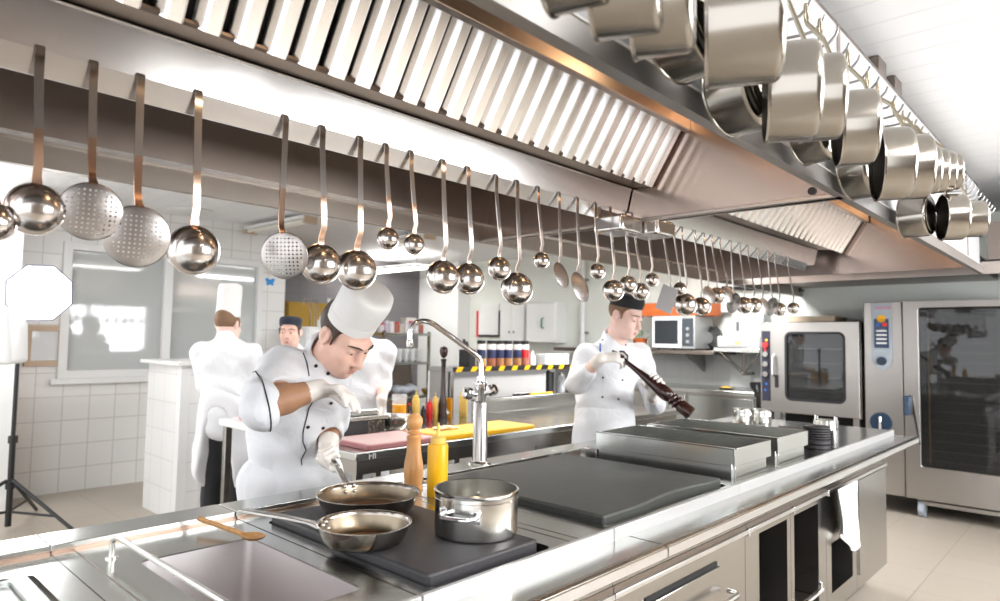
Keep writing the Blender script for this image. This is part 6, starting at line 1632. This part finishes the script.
def standing(name, label, pelvis, yaw, H, mats, sleeves, lean=(0, 0), head_turn=0, head_pitch=0, trousers='blackcloth', arms=None, res=0.009, hat='toque', feet=True, apron=True, hair='hair', long_coat=0.10, hatk=(0.082, 0.088, 0.19), neck=None, headc=None):
    # a whole standing figure; arms: dict side -> (elbow, wrist) in world; side -1 right, +1 left (person's own)
    k = H/1.75
    root = thing(name, (pelvis[0], pelvis[1], 0), label, 'person')
    p = Vector(pelvis); F = Vector((cos(yaw), sin(yaw), 0)); S = Vector((sin(yaw), -cos(yaw), 0)); Z = Vector((0, 0, 1))   # S = person's right
    ch = p+Z*0.40*k+F*lean[0]+S*lean[1]*0.7; nb = p+Z*0.56*k+F*(lean[0]*1.5-0.01)+S*lean[1]
    if neck is not None: nb = Vector(neck); ch = (p+nb)*0.5+Z*0.11*k
    Tw = S
    hf = Vector((cos(yaw+head_turn), sin(yaw+head_turn), 0)); hF = hf*cos(head_pitch)-Z*sin(head_pitch); hU = hf*sin(head_pitch)+Z*cos(head_pitch)
    hc = nb+Z*0.165*k+hf*(0.03+0.07*sin(head_pitch))*k-Z*0.03*sin(head_pitch)*k
    if headc is not None: hc = Vector(headc)
    f = Frame(hc, hF, hU, k)
    b = Solid()
    head_prims(b, f, nb-Z*0.03, lid=head_pitch > 0.2)
    b.slab(p+Z*0.02, ch, Tw, (0.13*k, 0.10*k), (0.15*k, 0.105*k), 0.04).slab(ch, nb-Z*0.06*k, Tw, (0.15*k, 0.10*k), (0.12*k, 0.075*k), 0.04)
    j = Solid()
    j.slab(p-Z*(long_coat*k), p+Z*0.16*k, Tw, (0.185*k, 0.145*k), (0.165*k, 0.130*k), 0.05).slab(p+Z*0.16*k, ch, Tw, (0.165*k, 0.130*k), (0.185*k, 0.135*k), 0.05)
    j.slab(ch, nb-Z*0.055*k, Tw, (0.185*k, 0.125*k), (0.12*k, 0.085*k), 0.05)
    j.cap(nb-Z*0.03*k, nb+Z*0.030*k, 0.075*k, 0.071*k, 0.02)
    tr = Solid()
    for s in (-1, 1):
        sh = nb-Z*0.085*k+S*(-s)*0.185*k
        hip = p-Z*0.04*k+S*(-s)*0.09*k
        kn = hip-Z*0.42*k+F*0.02; an = Vector((kn.x, kn.y, 0.09*k))-F*0.02
        b.cap(nb-Z*0.08*k, sh, 0.06*k, 0.055*k, 0.04)
        el, wr = arms[s]
        el = Vector(el); wr = Vector(wr)
        b.cap(sh, el, 0.050*k, 0.042*k, 0.02).cap(el, wr, 0.042*k, 0.029*k, 0.015)
        j.cap(nb-Z*0.085*k, sh, 0.070*k, 0.070*k, 0.04).cap(sh, el, 0.071*k, 0.058*k, 0.03)
        t = sleeves[s]
        if t > 0: j.cap(el, el.lerp(wr, t), 0.058*k, 0.048*k, 0.02)
        b.cap(hip, kn, 0.080*k, 0.055*k, 0.03).cap(kn, an, 0.055*k, 0.040*k, 0.02)
        b.cap(an-Z*0.02, an-Z*0.03+F*0.12*k, 0.036*k, 0.030*k, 0.02)
        tr.cap(hip+Z*0.03, kn, 0.100*k, 0.080*k, 0.04).cap(kn, an+Z*0.0, 0.080*k, 0.070*k, 0.03)
        sho = MB(); c = an-Z*(an.z-0.0); 
        ss = Solid(); ss.cap(c+Z*0.045-F*0.03, c+Z*0.035+F*0.13*k, 0.045*k, 0.036*k, 0.02).ell(c+Z*-0.05, (0.3, 0.3, 0.05), None, 0.004, 'd')
        ss.build('shoe', M['black'], root, 0.009)
    body = b.build('body', M[mats['skin']], root, res*0.58)
    # opening of the collar
    j.cap(nb+Z*0.02*k+F*0.02, nb+Z*0.12*k+F*0.05, 0.060*k, 0.075*k, 0.01, 'd')
    jk = j.build('jacket', M['chef'], root, res, fold=0.0058, fscale=23/k, seed=len(bpy.data.objects) % 7)
    tr.build('trousers', M[trousers], root, res*1.2, fold=0.004, fscale=14)
    if apron:
        a = Solid(); a.slab(p+Z*0.08*k, p-Z*0.42*k, Tw, (0.180*k, 0.150*k), (0.235*k, 0.165*k), 0.03)
        a.slab(p-Z*0.06-F*0.21, p-Z*0.6*k-F*0.21, Tw, (0.07, 0.20), (0.16, 0.22), 0.02, 'd')
        a.build('apron', M['apron'], root, res*1.1, fold=0.005, fscale=15, seed=3)
        if True:
            w = Solid(); w.slab(p+Z*0.055*k, p+Z*0.085*k, Tw, (0.187*k, 0.152*k), (0.184*k, 0.150*k), 0.01)
            w.slab(p+Z*-0.2, p+Z*0.045, Tw, (0.3, 0.3), (0.3, 0.3), 0.003, 'd').slab(p+Z*0.10, p+Z*0.4, Tw, (0.3, 0.3), (0.3, 0.3), 0.003, 'd')
    face_bits(root, body, f, M[hair], M['lips'])
    if hat == 'toque': toque(root, f(0, -0.012, 0.055), (f.U*0.97-f.F*0.1), f.F, hatk[0]*k, hatk[1]*k, hatk[2]*k, seed=len(label))
    elif hat: cap_hat(root, f, M[hat])
    return root, f, jk, body, nb, F, S

# ---- front chef, leaning over the island and sprinkling salt
root = thing('person', (1.25, 2.22, 0), 'chef in a tall white hat bending over the pans and sprinkling salt', 'person')
pel = Vector((1.265, 2.19, 0.93)); Z = Vector((0, 0, 1))
Ft = (RIGHT*0.62-FWD*0.78); Ft.z = 0; Ft.normalize(); St = Ft.cross(Z)          # facing, own right side
nb = pt(322, 362, 2.27); ch = pt(303, 402, 2.34)
hF0 = RIGHT*sin(radians(56))-FWD*cos(radians(56)); pitch = radians(39)
hF = hF0*cos(pitch)-UPV*sin(pitch); hU = hF0*sin(pitch)+UPV*cos(pitch)
HK = 1.0
f1 = Frame(pt(345.5, 336, 2.20), hF, hU, HK)
shR = pt(282, 372, 2.20); shL = pt(331, 377, 2.42)
elR = pt(267, 404, 1.97); wrR = pt(316, 390, 2.07)
elL = pt(333, 418, 2.46); wrL = pt(328, 446, 2.27)
body = Solid(); head_prims(body, f1, nb-Z*0.02, lid=1)
body.slab(pel, ch, St, (0.125, 0.095), (0.138, 0.10), 0.04).slab(ch, nb-Z*0.04, St, (0.138, 0.10), (0.11, 0.075), 0.04)
body.cap(nb-Z*0.06, shR, 0.06, 0.055, 0.04).cap(nb-Z*0.06, shL, 0.06, 0.055, 0.04)
body.cap(shR, elR, 0.050, 0.045, 0.02).cap(elR, elR.lerp(wrR, 0.35), 0.045, 0.043, 0.015).cap(elR.lerp(wrR, 0.35), wrR, 0.043, 0.030, 0.015)
body.cap(shL, elL, 0.050, 0.043, 0.02).cap(elL, wrL, 0.043, 0.030, 0.015)
for s in (-1, 1):
    hip = pel-Z*0.04+St*s*0.09; kn = Vector((hip.x, hip.y, 0.50))+Ft*0.02; an = Vector((kn.x, kn.y, 0.09))-Ft*0.03
    body.cap(hip, kn, 0.08, 0.055, 0.03).cap(kn, an, 0.055, 0.04, 0.02).cap(an-Z*0.02, an-Z*0.03+Ft*0.12, 0.036, 0.03, 0.02)
bo = body.build('body', M['skin'], root, 0.0042)
# bare right forearm is sun-tanned: its own darker skin over the arm
fa = Solid(); fa.cap(shR.lerp(elR, 0.55), elR, 0.0515, 0.0475, 0.015).cap(elR, elR.lerp(wrR, 0.35), 0.0475, 0.0446, 0.015).cap(elR.lerp(wrR, 0.35), wrR, 0.0442, 0.0312, 0.015)
fa.build('forearm', M['skinarm'], root, 0.004)
fa = Solid(); fa.cap(elL, wrL, 0.0442, 0.0312, 0.015); fa.build('forearm', M['skinarm'], root, 0.004)
jk = Solid()
jk.slab(pel-Z*0.20, pel+Z*0.10, St, (0.160, 0.130), (0.150, 0.125), 0.05).slab(pel+Z*0.10, ch, St, (0.150, 0.125), (0.165, 0.125), 0.05)
jk.slab(ch, nb-Z*0.045, St, (0.165, 0.125), (0.11, 0.085), 0.05)
jk.cap(nb-Z*0.05, nb+(f1.c-nb)*0.16+Z*0.02, 0.076, 0.072, 0.02)
jk.cap(nb-Z*0.075, shR, 0.075, 0.076, 0.04).cap(nb-Z*0.075, shL, 0.075, 0.072, 0.04)
ad = (wrR-elR).normalized(); au = (elR-shR).normalized()
jk.cap(shR, elR+au*0.012-ad*0.012, 0.078, 0.068, 0.03)
jk.cap(shL, elL, 0.070, 0.058, 0.03).cap(elL, elL.lerp(wrL, 0.50), 0.058, 0.053, 0.02)
jk.cap(elR+ad*0.052, elR+ad*0.32, 0.058, 0.070, 0.008, 'd')
jk.cap(elL.lerp(wrL, 0.80), wrL+(wrL-elL), 0.05, 0.05, 0.004, 'd')
jk.cap(nb+(f1.c-nb)*0.10+Ft*0.012, nb+(f1.c-nb)*0.7, 0.060, 0.078, 0.008, 'd')
jo = jk.build('jacket', M['chef'], root, 0.0055, fold=0.0062, fscale=24, seed=2, smooth=1)
# piping: cuff ring, front edge and shoulder seam; buttons
cf = elR-ad*0.006+au*0.004; fr_ = frame_from((ad*0.9+au*0.2).normalized()); ring_ = []
for i in range(25):
    a = 2*pi*i/24; d = fr_ @ Vector((cos(a), sin(a), 0)); q, nn = project_to(jo, cf+d*0.2, -d, 0.0015)
    if q is not None: ring_.append(q)
if len(ring_) > 6: MB().tube(ring_+[ring_[0]], 0.0022, 6).build('cuff_piping', M['piping'], jo)
def on_jacket(px, py, off=0.0015, o=None):
    o = o or jo
    d = RW @ _ray((px, py)); return project_to(o, EYE, d, off)
def stitched(pts, r, name, par):
    P = [on_jacket(*p, o=par)[0] for p in pts]; P = [q for q in P if q is not None]
    if len(P) > 2: MB().tube(P, r, 6).build(name, M['piping'], par)
stitched([(299, 343), (303, 353), (307, 363), (309, 376)], 0.0018, 'shoulder_piping', jo)
front = [(315, 398), (309, 408), (306, 420), (303, 432), (303, 442), (306, 450), (301, 460), (302, 468)]
dense = []
for a, b in zip(front[:-1], front[1:]):
    dense += [(a[0]+(b[0]-a[0])*t/3, a[1]+(b[1]-a[1])*t/3) for t in range(3)]
stitched(dense, 0.0018, 'front_piping', jo)
for px, py in ((316, 366), (328, 373.5), (331, 403), (308, 427), (323, 428)):
    q, nn = on_jacket(px, py)
    if q is not None: MB().ell(q, (0.0062, 0.0062, 0.0035), frame_from(nn), 12, 8).build('button', M['black'], jo, angle=180)
ap = Solid(); ap.slab(pel+Z*0.0, pel-Z*0.55, St, (0.125, 0.10), (0.172, 0.138), 0.03)
ap.build('apron', M['apron'], root, 0.009, fold=0.005, fscale=14, seed=4)
tr = Solid()
for s in (-1, 1):
    hip = pel-Z*0.04+St*s*0.09; kn = Vector((hip.x, hip.y, 0.50))+Ft*0.02; an = Vector((kn.x, kn.y, 0.09))-Ft*0.03
    tr.cap(hip, kn, 0.10, 0.08, 0.04).cap(kn, an, 0.08, 0.072, 0.03)
    ss = Solid(); c = Vector((an.x, an.y, 0)); ss.cap(c+Z*0.045-Ft*0.03, c+Z*0.035+Ft*0.13, 0.045, 0.036, 0.02).ell(c+Z*-0.05, (0.3, 0.3, 0.05), None, 0.004, 'd')
    ss.build('shoe', M['black'], root, 0.009)
tr.build('trousers', M['apron'], root, 0.010, fold=0.004)
face_bits(root, bo, f1, M['hair'], M['lips'])
toque(root, f1(0, -0.010, 0.052), f1.U*0.99+f1.F*0.06, f1.F, 0.080, 0.085, 0.145, seed=5, slant=-0.06)
# gloved hands
g = Solid(); Dh = (RIGHT*0.96+UPV*0.03-FWD*0.18); Nh = (-UPV*0.90-RIGHT*0.10-FWD*0.30)
g.cap(wrR-ad*0.045, wrR+ad*0.012, 0.0365, 0.031, 0.01)
hand(g, wrR+ad*0.01, Dh, Nh, 1, [(34, 18, 10), (36, 18, 10), (38, 19, 10), (42, 20, 11)], spread=-0.06, thumb=(0.80, 0.12, 0.60, 4), k=0.90, fat=1.14)
g.build('glove', M['glove'], root, 0.0032)
hd_ = (HANDC-wrL).normalized()
panc, pana = PAN2[1], PAN2[3]
hx_ = Vector((HANDC.x-panc.x, HANDC.y-panc.y, 0)).normalized()
hax = (hx_*0.2+Z*0.075).normalized()
grip = pana+hx_*0.155+Z*0.066
g = Solid(); D2 = (grip-wrL).normalized()
N2 = (RIGHT*0.5-UPV*0.2-FWD*0.8)
g.cap(wrL-(wrL-elL).normalized()*0.03, wrL, 0.036, 0.031, 0.01)
W2 = hax*-1
# fist closed on the handle
acr = (grip-wrL); acr = (acr-hax*acr.dot(hax)).normalized(); nrm = hax.cross(acr)
if nrm.dot(-FWD) < 0: nrm = -nrm
kn0 = grip+nrm*0.020-acr*0.004
g.slab(wrL, kn0-acr*0.005, hax, (0.029, 0.019), (0.038, 0.017), 0.014)
for i, w in enumerate((-0.030, -0.010, 0.010, 0.029)):
    ln = (0.95, 1.05, 1.0, 0.82)[i]
    a0 = kn0+hax*w; a1 = a0+(acr*0.75-nrm*0.45).normalized()*0.034*ln; a2 = a1+(-nrm*0.95-acr*0.25).normalized()*0.028*ln; a3 = a2+(-acr*0.95).normalized()*0.018*ln
    g.cap(a0, a1, 0.0102, 0.0095, 0.004).cap(a1, a2, 0.0095, 0.0088, 0.004).cap(a2, a3, 0.0088, 0.0075, 0.004)
t0 = wrL.lerp(kn0, 0.45)-hax*0.030; t1 = grip-hax*0.055+nrm*0.012-acr*0.005; t2 = t1-hax*0.020-nrm*0.016
g.cap(t0, t1, 0.0125, 0.0105, 0.010).cap(t1, t2, 0.0105, 0.0085, 0.004)
g.build('glove', M['glove'], root, 0.0032)

# ---- second chef, grinding pepper from a long mill
pel2 = pt(604, 452, 3.74); pel2.z = 0.92
v2 = -FWD+RIGHT*0.45; yaw2 = math.atan2(v2.y, v2.x)
mt = pt(619, 356, 3.44); mb_ = pt(691, 414, 3.24)       # mill: crank end and grinding end
md_ = (mb_-mt).normalized(); ML = (mb_-mt).length
wr2 = pt(599, 360, 3.43); wl2 = pt(651, 394, 3.46)
root2, f2, jk2, body2, nb2, F2, S2 = standing('person', 'chef in a black cap grinding pepper from a long dark mill', pel2, yaw2, 1.70, {'skin': 'skinpale'}, {-1: 0.5, 1: 0.62},
    lean=(0.01, 0.0), head_turn=radians(22), head_pitch=radians(20), trousers='apron', hat='blackcloth', hair='hairlight', res=0.008,
    arms={-1: (pt(576, 383, 3.60), wr2), 1: (pt(655, 404, 3.72), wl2)}, neck=pt(614, 342, 3.74), headc=pt(625.5, 316, 3.68))
for px, py in ((602.5, 340), (625.5, 345), (603, 377.5), (622.5, 380), (602.5, 397), (618.5, 399)):
    q, nn = on_jacket(px, py, o=jk2)
    if q is not None: MB().ell(q, (0.006, 0.006, 0.0035), frame_from(nn), 12, 8).build('button', M['black'], jk2, angle=180)
q, nn = on_jacket(600, 350, o=jk2)
if q is not None:
    MB().tube([q+Z*0.035+nn*.004, q-Z*0.06+nn*.004], 0.005, 8).build('pen', M['blue'], jk2)
t = thing('long_pepper_mill', tuple(mt), 'long dark lacquered pepper mill held slanting by the chef in the black cap', 'pepper mill')
Mm = frame_from(md_, -FWD)
pr = [(0, 0), (.012, 0.0), (.016, .012), (.016, .03), (.020, .04), (.020, .052), (.0125, .06), (.0115, .10), (.013, .20), (.018, .34), (.0275, .50), (.0345, .60), (.036, .66), (.031, .715), (.026, .735), (.034, .755), (.034, .77), (.026, .785), (.035, .805), (.035, .82), (.026, .835), (.030, .85), (.034, .87), (.034, .995), (.03, 1.0), (0, 1.0)]
MB().lathe([(r, z*ML) for r, z in pr], mt, Mm, 28).build('body', M['darkwood'], t, angle=50)
cr = [mt+md_*0.01, mt-md_*0.03, mt-md_*0.04+UPV*0.012+RIGHT*0.02, mt+UPV*0.03+RIGHT*0.045+md_*0.005, mt+UPV*0.012+RIGHT*0.055+md_*0.03]
MB().tube([mt, mt-md_*0.02, mt-md_*0.045-UPV*0.0], [0.008, 0.012, 0.006], 10).build('head_knob', M['black'], t)
MB().tube([mt+md_*0.055+UPV*0.01, mt+md_*0.042+UPV*0.026+RIGHT*0.012, mt+md_*0.018+UPV*0.034+RIGHT*0.010, mt+md_*0.004+UPV*0.026], 0.0055, 8).build('crank', M['black'], t)
g = Solid(); el = pt(576, 383, 3.60); a_ = (wr2-el).normalized()
g.cap(wr2-a_*0.03, wr2+a_*0.015, 0.034, 0.030, 0.01)
hand(g, wr2+a_*0.012, RIGHT*0.95+UPV*0.12-FWD*0.05, -UPV*0.75+FWD*0.5+RIGHT*0.1, 1, [(14, 40, 35), (18, 42, 35), (24, 45, 35), (32, 46, 36)], thumb=(0.7, 0.35, 0.6, 20), k=0.95)
g.build('glove', M['glove'], root2, 0.0045)
# supporting hand: palm under the mill, fingers closing over its upper side
gc = mt+md_*ML*0.50
g = Solid(); el = pt(655, 404, 3.72); a_ = (gc-wl2).normalized()
nup = (UPV*0.75+RIGHT*0.62-FWD*0.1); nup = (nup-md_*nup.dot(md_)).normalized(); fr2 = md_.cross(nup)
if fr2.dot(-FWD) < 0: fr2 = -fr2
g.cap(wl2-(wl2-el).normalized()*0.035, wl2, 0.034, 0.030, 0.01)
pc_ = gc-fr2*0.036-nup*0.012
g.slab(wl2, pc_-nup*0.012, md_, (0.028, 0.018), (0.038, 0.016), 0.014)
for i, w in enumerate((-0.032, -0.011, 0.011, 0.032)):
    ln = (0.95, 1.05, 1.0, 0.85)[i]
    a0 = pc_+md_*w+nup*0.012; a1 = a0+(nup*0.95+fr2*0.30).normalized()*0.036*ln; a2 = a1+(fr2*0.98+nup*0.15).normalized()*0.032*ln; a3 = a2+(fr2*0.65-nup*0.75).normalized()*0.022*ln
    g.cap(a0, a1, 0.0102, 0.0095, 0.004).cap(a1, a2, 0.0095, 0.009, 0.004).cap(a2, a3, 0.009, 0.0078, 0.004)
t1 = gc-nup*0.036-md_*0.035; g.cap(wl2.lerp(pc_, 0.5)-md_*0.02, t1, 0.013, 0.011, 0.01).cap(t1, t1+fr2*0.026+nup*0.008-md_*0.012, 0.011, 0.009, 0.004)
g.build('glove', M['glove'], root2, 0.0045)

# ---- chef seen from behind at the white table
dB = 4.52
p3 = pt(226, 430, dB); p3.z = 0.92
v3 = FWD+RIGHT*0.12; yaw3 = math.atan2(v3.y, v3.x)
S3 = Vector((sin(yaw3), -cos(yaw3), 0)); F3 = Vector((cos(yaw3), sin(yaw3), 0))
c3 = pt(226, 380, dB)
standing('person', 'chef in a tall white hat and black trousers seen from behind', p3, yaw3, 1.70, {'skin': 'skinpale'}, {-1: 1.0, 1: 1.0},
    head_turn=radians(-6), head_pitch=radians(10), hat='toque', hair='hairlight', res=0.010, arms={-1: (pt(257, 385, dB+0.02), pt(246, 408, dB+0.26)), 1: (pt(205, 385, dB+0.02), pt(222, 408, dB+0.28))},
    neck=pt(226.5, 341, dB), headc=pt(228, 325, dB+0.03), trousers='blackcloth', hatk=(0.080, 0.078, 0.235))
# ---- chef in a dark cap looking on from behind
dC = 4.95
p4 = pt(289, 430, dC); p4.z = 0.92
v4 = -FWD; yaw4 = math.atan2(v4.y, v4.x)
standing('person', 'kitchen hand in a navy cap watching from behind the front chef', p4, yaw4, 1.66, {'skin': 'skin'}, {-1: 1.0, 1: 1.0},
    head_turn=radians(4), head_pitch=radians(2), hat='navy', hair='hair', res=0.010, arms={-1: (pt(262, 395, dC), pt(276, 418, dC-0.15)), 1: (pt(317, 395, dC), pt(303, 418, dC-0.15))},
    neck=pt(290, 352, dC), headc=pt(290, 332.5, dC-0.05), trousers='blackcloth')
# ---- chef behind the counter whose head is hidden by the tall hat
dD = 4.25
p5 = pt(357, 430, dD); p5.z = 0.92
v5 = -FWD+RIGHT*0.15; yaw5 = math.atan2(v5.y, v5.x)
wl5 = pt(381.5, 404, dD-0.20)
r5, f5, *_ = standing('person', 'chef in white with a bare forearm, head hidden by the tall hat', p5, yaw5, 1.70, {'skin': 'skin'}, {-1: 0.5, 1: 0.12},
    head_turn=0.0, head_pitch=radians(12), hat='navy', hair='hair', res=0.010, arms={-1: (pt(335, 385, dD), pt(345, 400, dD-0.2)), 1: (pt(383, 386, dD+0.02), wl5)},
    neck=pt(356, 338, dD), headc=pt(356, 318, dD-0.05), trousers='blackcloth')
g = Solid(); hand(g, wl5, -UPV*0.95-RIGHT*0.1, -RIGHT*0.8-FWD*0.4, -1, (18, 22, 18), k=0.95); g.cap(wl5+UPV*0.03, wl5, 0.034, 0.030, 0.01)
g.build('glove', M['glove'], r5, 0.005)
